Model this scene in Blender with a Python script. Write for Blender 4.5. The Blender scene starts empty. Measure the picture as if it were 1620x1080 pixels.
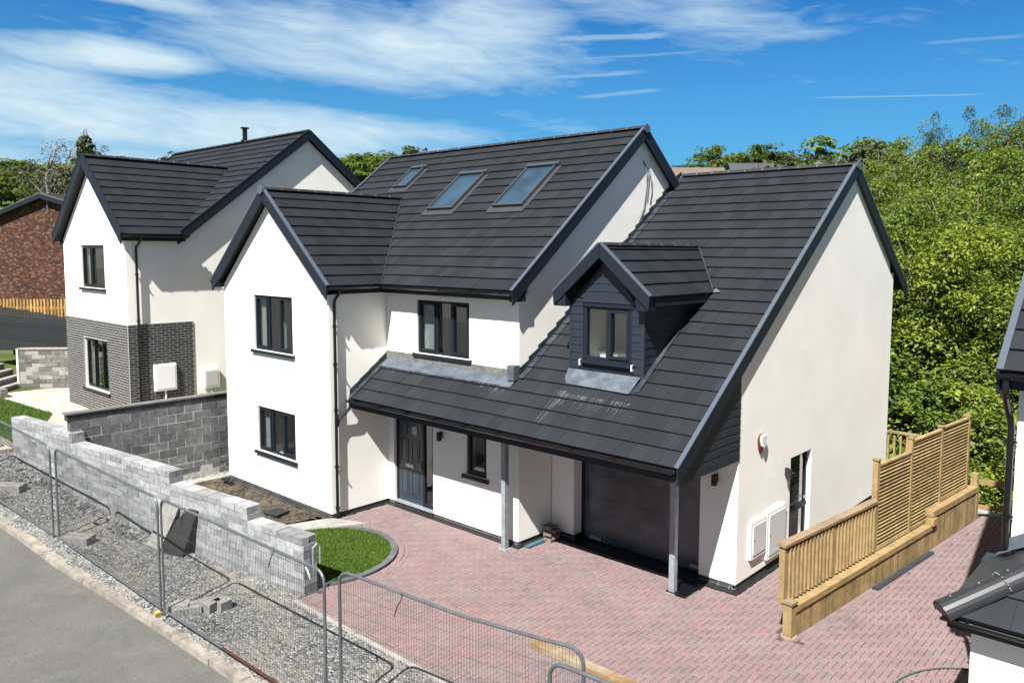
import bpy, bmesh, math, random
from math import radians, sin, cos, pi, atan2, sqrt, hypot
from mathutils import Vector, Matrix
from mathutils.geometry import tessellate_polygon
random.seed(7)
sc = bpy.context.scene
C = sc.collection

# ------------------------------------------------------------------ camera
cam = bpy.data.cameras.new('camera'); camo = bpy.data.objects.new('camera', cam); C.objects.link(camo)
YAW, PIT, ROLL = radians(41.338), radians(4.838), radians(0.277)
F = Vector((-sin(YAW)*cos(PIT), cos(YAW)*cos(PIT), -sin(PIT)))
R = Vector((cos(YAW), sin(YAW), 0)); U = R.cross(F)
R2 = R*cos(ROLL)+U*sin(ROLL); U2 = -R*sin(ROLL)+U*cos(ROLL)
M = Matrix((R2, U2, -F)).transposed().to_4x4(); M.translation = (15.098, -9.961, 6.12)
camo.matrix_world = M
cam.sensor_width = 36; cam.lens = 1240.155/1620*36
cam.shift_x = -46.675/1620; cam.shift_y = -38.743/1620
cam.clip_start = .1; cam.clip_end = 3000
sc.camera = camo

# ------------------------------------------------------------------ light
SUN = Vector((0.33, -1.0, 1.36)).normalized()
EL = math.asin(SUN.z); ROT = atan2(SUN.x, SUN.y)
sl = bpy.data.lights.new('sun', 'SUN'); sl.energy = 3.7; sl.angle = radians(.5); sl.color = (1, .98, .945)
so = bpy.data.objects.new('sun', sl); C.objects.link(so); so.location = (20, -30, 40)
so.rotation_euler = (-SUN).to_track_quat('-Z', 'Y').to_euler()
sc.view_settings.view_transform = 'Standard'; sc.view_settings.look = 'None'
sc.view_settings.gamma = 1; sc.view_settings.exposure = 1.93
sc.cycles.max_bounces = 6; sc.cycles.transparent_max_bounces = 24

W = bpy.data.worlds.new('World'); sc.world = W; W.use_nodes = True
nt = W.node_tree; nt.nodes.clear()
class NG:
    """small helper to write node graphs"""
    def __init__(s, nt): s.nt = nt
    def n(s, t, **kw):
        nd = s.nt.nodes.new(t)
        for k, v in kw.items(): setattr(nd, k, v)
        return nd
    def put(s, sock, v):
        if isinstance(v, bpy.types.NodeSocket): s.nt.links.new(v, sock)
        elif v is not None:
            if isinstance(v, (tuple, list)) and len(v) == 3 and sock.type == 'RGBA': v = (*v, 1)
            sock.default_value = v
    def m(s, op, a, b=None, c=None, clamp=False):
        nd = s.n('ShaderNodeMath', operation=op); nd.use_clamp = clamp
        for i, v in enumerate((a, b, c)):
            if v is not None: s.put(nd.inputs[i], v)
        return nd.outputs[0]
    def mix(s, f, a, b, mode='MIX'):
        nd = s.n('ShaderNodeMix', data_type='RGBA', blend_type=mode)
        s.put(nd.inputs[0], f); s.put(nd.inputs[6], a); s.put(nd.inputs[7], b)
        return nd.outputs[2]
    def ramp(s, f, stops, interp='LINEAR'):
        nd = s.n('ShaderNodeValToRGB'); cr = nd.color_ramp; cr.interpolation = interp
        while len(cr.elements) < len(stops): cr.elements.new(.5)
        for e, (p, c) in zip(cr.elements, stops):
            e.position = p; e.color = (c, c, c, 1) if isinstance(c, (int, float)) else (*c, 1)
        s.put(nd.inputs[0], f); return nd.outputs[0]
    def noise(s, vec, scale, detail=3, rough=.5, dist=0, dims='3D'):
        nd = s.n('ShaderNodeTexNoise', noise_dimensions=dims)
        s.put(nd.inputs['Vector'], vec); nd.inputs['Scale'].default_value = scale
        nd.inputs['Detail'].default_value = detail; nd.inputs['Roughness'].default_value = rough
        nd.inputs['Distortion'].default_value = dist
        return nd.outputs[0]
    def mapr(s, v, a, b, c=0., d=1., smooth=True):
        nd = s.n('ShaderNodeMapRange', interpolation_type='SMOOTHSTEP' if smooth else 'LINEAR')
        s.put(nd.inputs[0], v)
        for i, q in enumerate((a, b, c, d)): s.put(nd.inputs[i+1], q)
        return nd.outputs[0]

def build_world():
    g = NG(nt)
    sky = g.n('ShaderNodeTexSky'); sky.sky_type = 'NISHITA'; sky.sun_disc = False
    sky.sun_elevation = EL; sky.sun_rotation = ROT; sky.altitude = 300
    sky.air_density = 1.0; sky.dust_density = .0; sky.ozone_density = 3.0
    tc = g.n('ShaderNodeTexCoord'); sp = g.n('ShaderNodeSeparateXYZ'); g.put(sp.inputs[0], tc.outputs['Generated'])
    x, y, z = sp.outputs
    az = g.m('MULTIPLY', g.m('ARCTAN2', x, y), 180/pi)            # degrees east of +Y
    el = g.m('MULTIPLY', g.m('ARCSINE', z), 180/pi)
    hs = g.n('ShaderNodeHueSaturation'); hs.inputs['Saturation'].default_value = 1.25; g.put(hs.inputs['Color'], sky.outputs[0])
    base = g.mix(1.0, hs.outputs[0], (.082, .40, .60), 'MULTIPLY')
    # cloud coordinates: long in azimuth, thin in elevation, slightly tilted
    cv = g.n('ShaderNodeCombineXYZ')
    g.put(cv.inputs[0], g.m('MULTIPLY', az, .035)); g.put(cv.inputs[1], g.m('ADD', g.m('MULTIPLY', el, .16), g.m('MULTIPLY', az, .010)))
    n1 = g.noise(cv.outputs[0], 1.7, 8, .56, .5)
    n2 = g.noise(cv.outputs[0], 6.5, 7, .62, 1.0)
    def ell(a0, e0, ra, re, tilt=0):
        da = g.m('SUBTRACT', az, a0)
        de = g.m('SUBTRACT', g.m('SUBTRACT', el, e0), g.m('MULTIPLY', da, tilt))
        q = g.m('ADD', g.m('POWER', g.m('ABSOLUTE', g.m('DIVIDE', da, ra)), 2.), g.m('POWER', g.m('ABSOLUTE', g.m('DIVIDE', de, re)), 2.))
        return g.m('SUBTRACT', 1., q)
    K = -41.3
    masks = [ell(K-11.5, 13.9, 15, 2.9, -.02), ell(K-4.5, 15.2, 6.5, 3.2, .10), ell(K-28.5, 11.9, 7, 1.1, .02), ell(K-27, 15.6, 8, .8, -.08),
             ell(K-24, 8.0, 20, 2.1, -.03), ell(K-32, 9.6, 8, 1.6, -.10), ell(K-22, 5.2, 17, 2.2, 0)]
    m = masks[0]
    for q in masks[1:6]: m = g.m('MAXIMUM', m, q)
    m = g.m('MAXIMUM', m, g.m('MULTIPLY', masks[6], .55))
    m = g.m('MAXIMUM', m, g.m('MULTIPLY', ell(K+9, 16.6, 9, 1.2, -.12), .22))
    m = g.m('MAXIMUM', m, -.6)
    dens = g.m('ADD', g.m('MULTIPLY', m, .62), g.m('ADD', g.m('MULTIPLY', g.m('SUBTRACT', n1, .5), 1.5), g.m('MULTIPLY', g.m('SUBTRACT', n2, .5), .85)))
    cl = g.mapr(dens, -.20, .78, 0, .97, False)
    # vapour trails: short thin streaks
    def trail(a0, a1, e0, slope, w, s):
        mid = (a0+a1)/2; half = (a1-a0)/2
        da = g.m('SUBTRACT', az, mid)
        wob = g.m('MULTIPLY', g.m('SUBTRACT', n2, .5), w*2.2)
        de = g.m('ABSOLUTE', g.m('ADD', wob, g.m('SUBTRACT', g.m('SUBTRACT', el, e0), g.m('MULTIPLY', da, slope))))
        a = g.mapr(de, w, w*.2); b = g.mapr(g.m('ABSOLUTE', da), half, half*.6)
        return g.m('MULTIPLY', g.m('MULTIPLY', a, b), s*.62)
    def A(px): return K + math.degrees(math.atan((px-857)/1240))
    def Eh(px, py): return math.degrees(math.atan((396-py)/1240*cos(math.atan((px-857)/1240))))
    tr = 0.
    for x0, y0, x1, y1, w, s in ((840, 74, 1072, 62, .30, .6), (855, 104, 1130, 86, .12, .3), (740, 136, 1030, 118, .2, .45),
                                 (900, 160, 1050, 147, .2, .38), (1258, 158, 1560, 151, .07, .45), (1355, 10, 1440, 6, .07, .7),
                                 (1430, 76, 1620, 62, .16, .25), (1150, 60, 1215, 58, .25, .25)):
        a0, a1 = A(x0), A(x1); e0, e1 = Eh(x0, y0), Eh(x1, y1)
        tr = g.m('MAXIMUM', tr, trail(a0, a1, (e0+e1)/2, (e1-e0)/(a1-a0), w, s))
    cl = g.m('MAXIMUM', cl, tr)
    cl = g.m('MULTIPLY', cl, g.mapr(el, 1, 4))
    haze = g.mapr(el, 19, 1, 0, 1., False)
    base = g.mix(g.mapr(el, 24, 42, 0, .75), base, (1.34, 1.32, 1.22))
    base = g.mix(g.mapr(y, .15, -.5, 0, .7), base, (1.34, 1.31, 1.19))      # unseen haze behind the drone, added to warm the shaded walls      # veil overhead likewise added for warmer fill light
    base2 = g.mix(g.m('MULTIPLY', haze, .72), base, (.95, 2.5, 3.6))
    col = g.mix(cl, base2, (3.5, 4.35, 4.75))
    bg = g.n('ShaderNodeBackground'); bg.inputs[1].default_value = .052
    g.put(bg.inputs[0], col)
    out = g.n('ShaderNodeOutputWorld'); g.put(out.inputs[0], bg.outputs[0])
build_world()

# ------------------------------------------------------------------ materials
MATS = {}
def mat(name, col, rough=.7, spec=.5, metal=0., var=0., vscale=3., isl=0., bump=0., bscale=40., col2=None, islcols=None, coat=0.):
    """principled material: noise variation (col -> col2), per-island value variation, bump"""
    if name in MATS: return MATS[name]
    m = bpy.data.materials.new(name); m.use_nodes = True
    g = NG(m.node_tree); p = m.node_tree.nodes['Principled BSDF']
    p.inputs['Roughness'].default_value = rough; p.inputs['Metallic'].default_value = metal
    p.inputs['Specular IOR Level'].default_value = spec; p.inputs['Coat Weight'].default_value = coat
    geo = g.n('ShaderNodeNewGeometry'); tc = g.n('ShaderNodeTexCoord')
    pos = tc.outputs['Object']
    c = (*col, 1)
    out = None
    if islcols:
        out = g.ramp(geo.outputs['Random Per Island'], islcols, 'CONSTANT')
    if col2 or var:
        nz = g.noise(pos, vscale, 6, .62)
        f = g.mapr(nz, .32, .68)
        if col2 and out is None: out = g.mix(f, c, col2)
        else:
            v = g.mapr(nz, .3, .7, 1-var, 1+var, False)
            cc = g.n('ShaderNodeCombineColor')
            for i in range(3): g.put(cc.inputs[i], v)
            out = g.mix(1., out if out is not None else c, cc.outputs[0], 'MULTIPLY')
    if isl:
        v = g.mapr(geo.outputs['Random Per Island'], 0, 1, 1-isl, 1+isl, False)
        cc = g.n('ShaderNodeCombineColor')
        for i in range(3): g.put(cc.inputs[i], v)
        out = g.mix(1., out if out is not None else c, cc.outputs[0], 'MULTIPLY')
    if out is not None: g.put(p.inputs['Base Color'], out)
    else: p.inputs['Base Color'].default_value = c
    if bump:
        b = g.n('ShaderNodeBump'); b.inputs['Strength'].default_value = bump; b.inputs['Distance'].default_value = .02
        g.put(b.inputs['Height'], g.noise(pos, bscale, 4, .6)); g.put(p.inputs['Normal'], b.outputs[0])
    MATS[name] = m; return m

render_w = mat('white_render', (.775, .75, .695), .9, .2, var=.05, vscale=.9, bump=.25, bscale=160)
tile = mat('grey_roof_tile', (.0098, .0119, .0148), .58, .32, var=.12, vscale=1.3, isl=.24, bump=.2, bscale=60)
deckm = mat('roof_underlay', (.008, .008, .009), .8)
anth = mat('anthracite_paint', (.0095, .0130, .019), .5, .22, var=.06)
anth_l = mat('anthracite_painted_highlight', (.06, .074, .095), .3, .6, var=.05)  # paler than anth: the glossy top-edge highlight is put into the colour
anth_cl = mat('anthracite_cladding', (.0125, .0175, .027), .5, .5, var=.06)
black = mat('black_gutter_plastic', (.004, .004, .005), .3, .5)
blackm = mat('black_matt', (.010, .010, .011), .6)
ridge_m = mat('ridge_tile_grey', (.012, .0135, .016), .6, .4, isl=.2, bump=.2)
mortar = mat('mortar_pale', (.24, .23, .215), .9, .2, var=.2, vscale=12, bump=.3)
lead = mat('lead_sheet', (.042, .053, .070), .6, .3, col2=(.085, .098, .115), vscale=3.5, bump=.2, bscale=14)
lead_s = mat('lead_soaker', (.014, .018, .023), .5, .3, col2=(.038, .045, .055), vscale=4, bump=.2)
lead_old = mat('oxidised_lead', (.085, .085, .08), .8, .3, col2=(.15, .148, .135), vscale=5, bump=.2, bscale=14)
galv = mat('galvanised_steel', (.24, .26, .28), .45, .6, metal=.25, var=.25, vscale=9)
galv_d = mat('dull_galvanised_pipe', (.10, .108, .115), .5, .5, metal=.45, var=.2, vscale=5)
upvc = mat('white_plastic', (.70, .70, .69), .45, .5)
cream = mat('cream_plastic', (.42, .42, .39), .5, .5)
wood = mat('treated_timber', (.27, .185, .085), .8, .2, col2=(.18, .13, .06), vscale=4, isl=.22, bump=.3, bscale=30)
wood_b = mat('weathered_timber_cap', (.22, .155, .09), .8, .3, col2=(.15, .11, .07), vscale=5, isl=.12, bump=.3, bscale=30)
wood_y = mat('yellow_timber', (.34, .20, .06), .75, .3, col2=(.22, .125, .04), vscale=4, isl=.3)
block_l = mat('pale_concrete_block', (.205, .21, .212), .95, .2, var=.28, vscale=9, isl=.30, bump=.5, bscale=55)
block_d = mat('grey_concrete_block', (.115, .118, .120), .95, .2, var=.35, vscale=7, isl=.28, bump=.7, bscale=40)
block_n = mat('brown_grey_block', (.125, .12, .108), .95, .2, var=.3, vscale=6, isl=.28, bump=.7, bscale=40)
eng = mat('dark_engineering_block', (.026, .028, .032), .8, .3, var=.3, vscale=6, isl=.3, bump=.4)
conc = mat('pale_concrete', (.26, .255, .235), .95, .2, col2=(.19, .185, .17), vscale=4, bump=.4, bscale=60)
conc_k = mat('kerb_concrete', (.24, .215, .185), .95, .2, col2=(.15, .135, .115), vscale=5, isl=.12, bump=.5, bscale=60)
kerbd = mat('grey_edging_block', (.075, .08, .085), .9, .3, isl=.15, var=.15, bump=.3)
grey_brick = mat('grey_brick', (.035, .035, .037), .8, .3, isl=.35, var=.2, vscale=20, bump=.3)
grey_mortar = mat('grey_mortar', (.30, .29, .27), .95, .2, bump=.3)
soil = mat('bare_soil', (.028, .022, .017), 1., .1, col2=(.085, .070, .054), vscale=2.2, bump=1., bscale=18)
lawn_b = mat('lawn_base', (.035, .06, .012), 1., .1)
patio = mat('sandstone_flag', (.36, .31, .25), .9, .2, isl=.16, var=.12, vscale=3, bump=.2)
redbrick = mat('red_brown_brick', (.10, .04, .025), .85, .3, var=.15, vscale=8, bump=.3,
               islcols=[(0, (.050, .019, .012)), (.2, (.075, .028, .016)), (.42, (.038, .016, .011)), (.6, (.092, .042, .024)), (.78, (.024, .013, .010)), (.90, (.12, .075, .05))])
rm_mortar = mat('buff_mortar', (.10, .08, .06), .95, .2)
rust = mat('rusty_steel', (.062, .022, .013), .9, .2, col2=(.035, .016, .011), vscale=14, bump=.5)
joint = mat('paving_joint_sand', (.06, .05, .048), 1., .1, var=.2, vscale=2)
slatm = mat('grey_composite_slat', (.018, .020, .022), .6, .4, isl=.15)
board_m = mat('plywood_board', (.28, .255, .21), .85, .3, var=.15, vscale=3)
glossblue = mat('glass_painted_sky', (.020, .045, .072), .05, .8, coat=.4, var=.35, vscale=1.6)  # blue of the reflected sky is put into the base colour
sky_fr = mat('skylight_frame_grey', (.045, .050, .057), .45, .5, metal=.2)
room_m = mat('painted_room_wall', (.5, .5, .48), .9, .2)
curtain = mat('pale_blind', (.28, .29, .28), .9, .2)
garage_m = mat('black_door_painted_sheen', (.010, .0135, .019), .28, .6, col2=(.070, .085, .108), vscale=.9, bump=.06, bscale=6)  # pale blue-grey mottling paints reflections into the door colour
teal = mat('teal_plastic', (.03, .09, .11), .5)
hose_m = mat('green_hose', (.02, .07, .05), .4)
hump = mat('grey_render_stone', (.2, .2, .2), .9)  # one even mid grey
red_pl = mat('dark_red_plastic', (.12, .008, .012), .4)
yel = mat('yellow_foam', (.36, .25, .06), .8)

def glass_mat():
    m = bpy.data.materials.new('window_glass'); m.use_nodes = True; g = NG(m.node_tree)
    m.node_tree.nodes.clear()
    tr = g.n('ShaderNodeBsdfTransparent'); tr.inputs[0].default_value = (.80, .84, .84, 1)
    gl = g.n('ShaderNodeBsdfGlossy'); gl.inputs['Roughness'].default_value = .015
    fr = g.n('ShaderNodeFresnel'); fr.inputs[0].default_value = 1.65
    geo = g.n('ShaderNodeNewGeometry'); ms = g.n('ShaderNodeMixShader')
    g.put(ms.inputs[0], g.m('MULTIPLY', g.m('ADD', g.m('MULTIPLY', fr.outputs[0], 1.2), .08, clamp=True), g.m('SUBTRACT', 1., geo.outputs['Backfacing'])))
    g.put(ms.inputs[1], tr.outputs[0]); g.put(ms.inputs[2], gl.outputs[0])
    o = g.n('ShaderNodeOutputMaterial'); g.put(o.inputs[0], ms.outputs[0]); return m
glass = glass_mat()

def ground_mats():
    # asphalt
    m = bpy.data.materials.new('worn_asphalt'); m.use_nodes = True; g = NG(m.node_tree); p = m.node_tree.nodes['Principled BSDF']
    pos = g.n('ShaderNodeTexCoord').outputs['Object']
    c = g.mix(g.mapr(g.noise(pos, .7, 6, .65), .3, .7), (.082, .083, .078), (.112, .110, .100))
    c = g.mix(g.m('MULTIPLY', g.mapr(g.noise(pos, 1.6, 7, .7, .5), .52, .70), .45), c, (.145, .145, .138))
    c = g.mix(g.mapr(g.noise(pos, 45, 4, .75), .42, .60, 0, .55), c, (.052, .051, .047))
    c = g.mix(g.mapr(g.noise(pos, 60, 3, .7), .60, .70, 0, .55), c, (.20, .195, .175))
    vc = g.n('ShaderNodeTexVoronoi', feature='DISTANCE_TO_EDGE'); vc.inputs['Scale'].default_value = .33
    mp = g.n('ShaderNodeVectorMath', operation='ADD'); g.put(mp.inputs[0], pos)
    nn = g.n('ShaderNodeTexNoise'); nn.inputs['Scale'].default_value = 2.5; g.put(nn.inputs['Vector'], pos)
    sc_ = g.n('ShaderNodeVectorMath', operation='SCALE'); g.put(sc_.inputs[0], nn.outputs['Color']); sc_.inputs['Scale'].default_value = .35
    g.put(mp.inputs[1], sc_.outputs[0]); g.put(vc.inputs['Vector'], mp.outputs[0])
    g.put(p.inputs['Base Color'], c); p.inputs['Roughness'].default_value = .95; p.inputs['Specular IOR Level'].default_value = .2
    b = g.n('ShaderNodeBump'); b.inputs['Strength'].default_value = .7; b.inputs['Distance'].default_value = .01
    g.put(b.inputs['Height'], g.noise(pos, 110, 4, .7)); g.put(p.inputs['Normal'], b.outputs[0])
    MATS['asphalt'] = m
    # gravel
    m = bpy.data.materials.new('grey_gravel'); m.use_nodes = True; g = NG(m.node_tree); p = m.node_tree.nodes['Principled BSDF']
    pos = g.n('ShaderNodeTexCoord').outputs['Object']
    v = g.n('ShaderNodeTexVoronoi'); v.inputs['Scale'].default_value = 26; g.put(v.inputs['Vector'], pos)
    sv = g.n('ShaderNodeSeparateColor'); g.put(sv.inputs[0], v.outputs['Color'])
    c = g.ramp(sv.outputs[0], [(0, (.05, .052, .056)), (.3, (.095, .097, .099)), (.6, (.14, .14, .138)), (.85, (.22, .215, .20)), (1, (.31, .30, .28))])
    c = g.mix(g.m('MULTIPLY', g.mapr(g.noise(pos, .8, 5, .65), .46, .62), .75), c, (.215, .20, .17))
    g.put(p.inputs['Base Color'], c); p.inputs['Roughness'].default_value = .95; p.inputs['Specular IOR Level'].default_value = .2
    b = g.n('ShaderNodeBump'); b.inputs['Strength'].default_value = 1.; b.inputs['Distance'].default_value = .03
    g.put(b.inputs['Height'], g.m('SUBTRACT', 1., v.outputs['Distance'])); g.put(p.inputs['Normal'], b.outputs[0])
    MATS['gravel'] = m
    # paving blocks: per-block colour with drifting reddish / greyish patches
    m = bpy.data.materials.new('block_paver'); m.use_nodes = True; g = NG(m.node_tree); p = m.node_tree.nodes['Principled BSDF']
    geo = g.n('ShaderNodeNewGeometry'); pos = g.n('ShaderNodeTexCoord').outputs['Object']
    big = g.noise(pos, .45, 4, .6); r = geo.outputs['Random Per Island']
    t = g.m('ADD', g.m('ADD', .12, g.m('MULTIPLY', r, .50)), g.m('MULTIPLY', g.mapr(big, .3, .7, 0, 1, False), .34))
    c = g.ramp(t, [(0, (.090, .074, .075)), (.2, (.118, .092, .092)), (.42, (.143, .105, .104)), (.6, (.158, .109, .107)), (.78, (.172, .107, .103)), (.92, (.182, .122, .115)), (1, (.185, .160, .147))])
    c = g.mix(g.m('MULTIPLY', g.mapr(g.noise(pos, 1.3, 6, .65), .42, .70), .40), c, (.185, .152, .147))
    c = g.mix(1., c, g.ramp(g.noise(pos, 60, 3, .7), [(.3, .82), (.7, 1.18)]), 'MULTIPLY')
    g.put(p.inputs['Base Color'], c); p.inputs['Roughness'].default_value = .9; p.inputs['Specular IOR Level'].default_value = .25
    MATS['paver'] = m
    # grass / hill
    m = bpy.data.materials.new('hill_grass'); m.use_nodes = True; g = NG(m.node_tree); p = m.node_tree.nodes['Principled BSDF']
    pos = g.n('ShaderNodeTexCoord').outputs['Object']
    c = g.mix(g.mapr(g.noise(pos, .05, 5, .6), .4, .6), (.045, .075, .015), (.075, .085, .03))
    c = g.mix(g.mapr(g.noise(pos, .028, 4, .6), .58, .66, 0, .6), c, (.11, .085, .055))
    c = g.mix(g.mapr(g.noise(pos, .4, 6, .7), .5, .62, 0, .55), c, (.022, .036, .010))
    sy = g.n('ShaderNodeSeparateXYZ'); g.put(sy.inputs[0], pos)      # unseen grey ground across the road, added to tone down green window reflections
    c = g.mix(g.mapr(g.m('ADD', sy.outputs[1], g.m('MULTIPLY', g.noise(pos, .1, 3, .5), 8.)), -11, -15), c, (.15, .145, .13))
    g.put(p.inputs['Base Color'], c); p.inputs['Roughness'].default_value = 1.; p.inputs['Specular IOR Level'].default_value = .1
    MATS['hill'] = m
ground_mats()
def leafmat(name, stops, trans=.35):
    m = bpy.data.materials.new(name); m.use_nodes = True; g = NG(m.node_tree); m.node_tree.nodes.clear()
    geo = g.n('ShaderNodeNewGeometry'); oi = g.n('ShaderNodeObjectInfo'); pos = g.n('ShaderNodeTexCoord').outputs['Object']
    t = g.m('ADD', g.m('MULTIPLY', geo.outputs['Random Per Island'], .46), g.m('ADD', g.m('MULTIPLY', g.mapr(g.noise(pos, .55, 3, .6), .3, .7, 0, 1, False), .3), g.m('MULTIPLY', oi.outputs['Random'], .34)))
    c = g.ramp(t, stops)
    d = g.n('ShaderNodeBsdfPrincipled'); g.put(d.inputs['Base Color'], c); d.inputs['Roughness'].default_value = .55; d.inputs['Specular IOR Level'].default_value = .35
    tl = g.n('ShaderNodeBsdfTranslucent'); g.put(tl.inputs[0], c)
    ms = g.n('ShaderNodeMixShader'); ms.inputs[0].default_value = trans
    g.put(ms.inputs[1], d.outputs[0]); g.put(ms.inputs[2], tl.outputs[0])
    o = g.n('ShaderNodeOutputMaterial'); g.put(o.inputs[0], ms.outputs[0]); MATS[name] = m; return m
leaf_y = leafmat('spring_leaf', [(0, (.040, .066, .010)), (.30, (.092, .135, .014)), (.6, (.155, .205, .018)), (1, (.27, .31, .035))], .42)
leaf_g = leafmat('green_leaf', [(0, (.030, .056, .011)), (.35, (.070, .115, .015)), (.65, (.12, .17, .020)), (1, (.20, .24, .035))], .42)
leaf_d = leafmat('dark_leaf', [(0, (.022, .034, .014)), (.5, (.040, .058, .022)), (1, (.08, .098, .04))], .3)
leaf_b = leafmat('brownish_leaf', [(0, (.045, .045, .025)), (.5, (.085, .08, .045)), (1, (.13, .12, .06))], .2)
bark = mat('grey_bark', (.11, .10, .082), .95, .2, var=.3, vscale=5, bump=.6)
grassblade = leafmat('grass_blade', [(0, (.030, .060, .006)), (.5, (.055, .11, .010)), (1, (.11, .17, .02))], .3)

# ------------------------------------------------------------------ mesh helpers
class Fr:
    """local wall frame: u along the wall, n outward, z up"""
    def __init__(s, o, u, n): s.o = Vector(o); s.u = Vector(u).normalized(); s.n = Vector(n).normalized()
    def __call__(s, u, n, z): return s.o + s.u*u + s.n*n + Vector((0, 0, z))
WORLD = Fr((0, 0, 0), (1, 0, 0), (0, 1, 0))
class MB:
    def __init__(s): s.v = []; s.f = []; s.mi = []
    def add(s, vs, fs, mi=0):
        b = len(s.v); s.v += [tuple(p) for p in vs]; s.f += [tuple(b+i for i in f) for f in fs]; s.mi += [mi]*len(fs); return s
    def hexa(s, p, mi=0):   # 8 pts: bottom 4 ccw, top 4 ccw
        return s.add(p, [(0, 3, 2, 1), (4, 5, 6, 7), (0, 1, 5, 4), (1, 2, 6, 5), (2, 3, 7, 6), (3, 0, 4, 7)], mi)
    def box(s, u0, u1, n0, n1, z0, z1, fr=WORLD, mi=0):
        return s.hexa([fr(u0, n0, z0), fr(u1, n0, z0), fr(u1, n1, z0), fr(u0, n1, z0), fr(u0, n0, z1), fr(u1, n0, z1), fr(u1, n1, z1), fr(u0, n1, z1)], mi)
    def prism(s, poly, off, mi=0):  # closed polygon of Vectors extruded by off
        n = len(poly); a = [Vector(p) for p in poly]; b = [p+Vector(off) for p in a]
        return s.add(a+b, [tuple(range(n))[::-1], tuple(range(n, 2*n))]+[(i, (i+1) % n, n+(i+1) % n, n+i) for i in range(n)], mi)
    def tube(s, pts, r, k=8, mi=0, cap=True, r2=None):
        pts = [Vector(p) for p in pts]; rings = []; nrm = None
        for i, p in enumerate(pts):
            t = (pts[min(i+1, len(pts)-1)]-pts[max(i-1, 0)]).normalized()
            if nrm is None: nrm = t.orthogonal().normalized()
            else: nrm = (nrm - t*nrm.dot(t)).normalized()
            bi = t.cross(nrm); rr = r if r2 is None else r+(r2-r)*i/(len(pts)-1)
            rings.append([p+nrm*cos(2*pi*j/k)*rr+bi*sin(2*pi*j/k)*rr for j in range(k)])
        fs = []
        for i in range(len(pts)-1):
            for j in range(k): fs.append((i*k+j, i*k+(j+1) % k, (i+1)*k+(j+1) % k, (i+1)*k+j))
        if cap: fs += [tuple(range(k))[::-1], tuple((len(pts)-1)*k+j for j in range(k))]
        return s.add([q for rg in rings for q in rg], fs, mi)
    def build(s, name, m, parent=None, smooth=False, origin=None, recalc=True):
        mats = m if isinstance(m, (list, tuple)) else [m]
        me = bpy.data.meshes.new(name)
        if parent is None:
            if origin is None:
                xs = [p[0] for p in s.v]; ys = [p[1] for p in s.v]; zs = [p[2] for p in s.v]
                origin = ((min(xs)+max(xs))/2, (min(ys)+max(ys))/2, min(zs))
            o3 = Vector(origin)
        else: o3 = Vector(parent.get('_w', (0, 0, 0)))
        me.from_pydata([(p[0]-o3.x, p[1]-o3.y, p[2]-o3.z) for p in s.v], [], s.f)
        for q in mats: me.materials.append(q)
        if len(mats) > 1: me.polygons.foreach_set('material_index', s.mi)
        if recalc:
            bm = bmesh.new(); bm.from_mesh(me); bmesh.ops.recalc_face_normals(bm, faces=bm.faces); bm.to_mesh(me); bm.free()
        if smooth: me.polygons.foreach_set('use_smooth', [True]*len(me.polygons))
        me.update()
        o = bpy.data.objects.new(name, me); C.objects.link(o)
        if parent is None: o.location = o3
        else: o.parent = parent
        o['_w'] = tuple(o3)
        return o
def tag(o, label, cat=None, group=None):
    o['label'] = label
    if cat: o['category'] = cat
    if group: o['group'] = group
    return o
def thing(name, label, cat, loc, group=None):
    o = bpy.data.objects.new(name, None); C.objects.link(o); o.location = loc; o['_w'] = tuple(loc)
    o.empty_display_size = .3
    return tag(o, label, cat, group)
def struct(o, kind='structure'): o['kind'] = kind; return o
def kids(o): return [c for c in bpy.data.objects if c.parent == o]
def copy_tree(o, loc=None, rz=None, scale=None, parent=None):
    c = o.copy(); C.objects.link(c); c.parent = parent
    if loc is not None: c.location = loc
    if rz is not None: c.rotation_euler = (0, 0, rz)
    if scale is not None: c.scale = scale if hasattr(scale, '__len__') else (scale,)*3
    for ch in KIDS.get(o.name, []): copy_tree(ch, parent=c)
    return c
KIDS = {}
def note(*roots):
    for r in roots:
        KIDS[r.name] = kids(r)
        for k in KIDS[r.name]: KIDS[k.name] = kids(k)

def clip(poly, planes):   # 2-D convex clip; planes (a,b,c): keep a*u+b*v<=c
    for a, b, c in planes:
        out = []
        for i in range(len(poly)):
            p, q = poly[i], poly[(i+1) % len(poly)]
            dp, dq = a*p[0]+b*p[1]-c, a*q[0]+b*q[1]-c
            if dp <= 0: out.append(p)
            if (dp < 0 < dq) or (dq < 0 < dp):
                t = dp/(dp-dq); out.append((p[0]+(q[0]-p[0])*t, p[1]+(q[1]-p[1])*t))
        poly = out
        if len(poly) < 3: return []
    return poly
def hp(p, q):   # half-plane to the left of p->q (keep)
    dx, dy = q[0]-p[0], q[1]-p[1]
    return (dy, -dx, dy*p[0]-dx*p[1])

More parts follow.
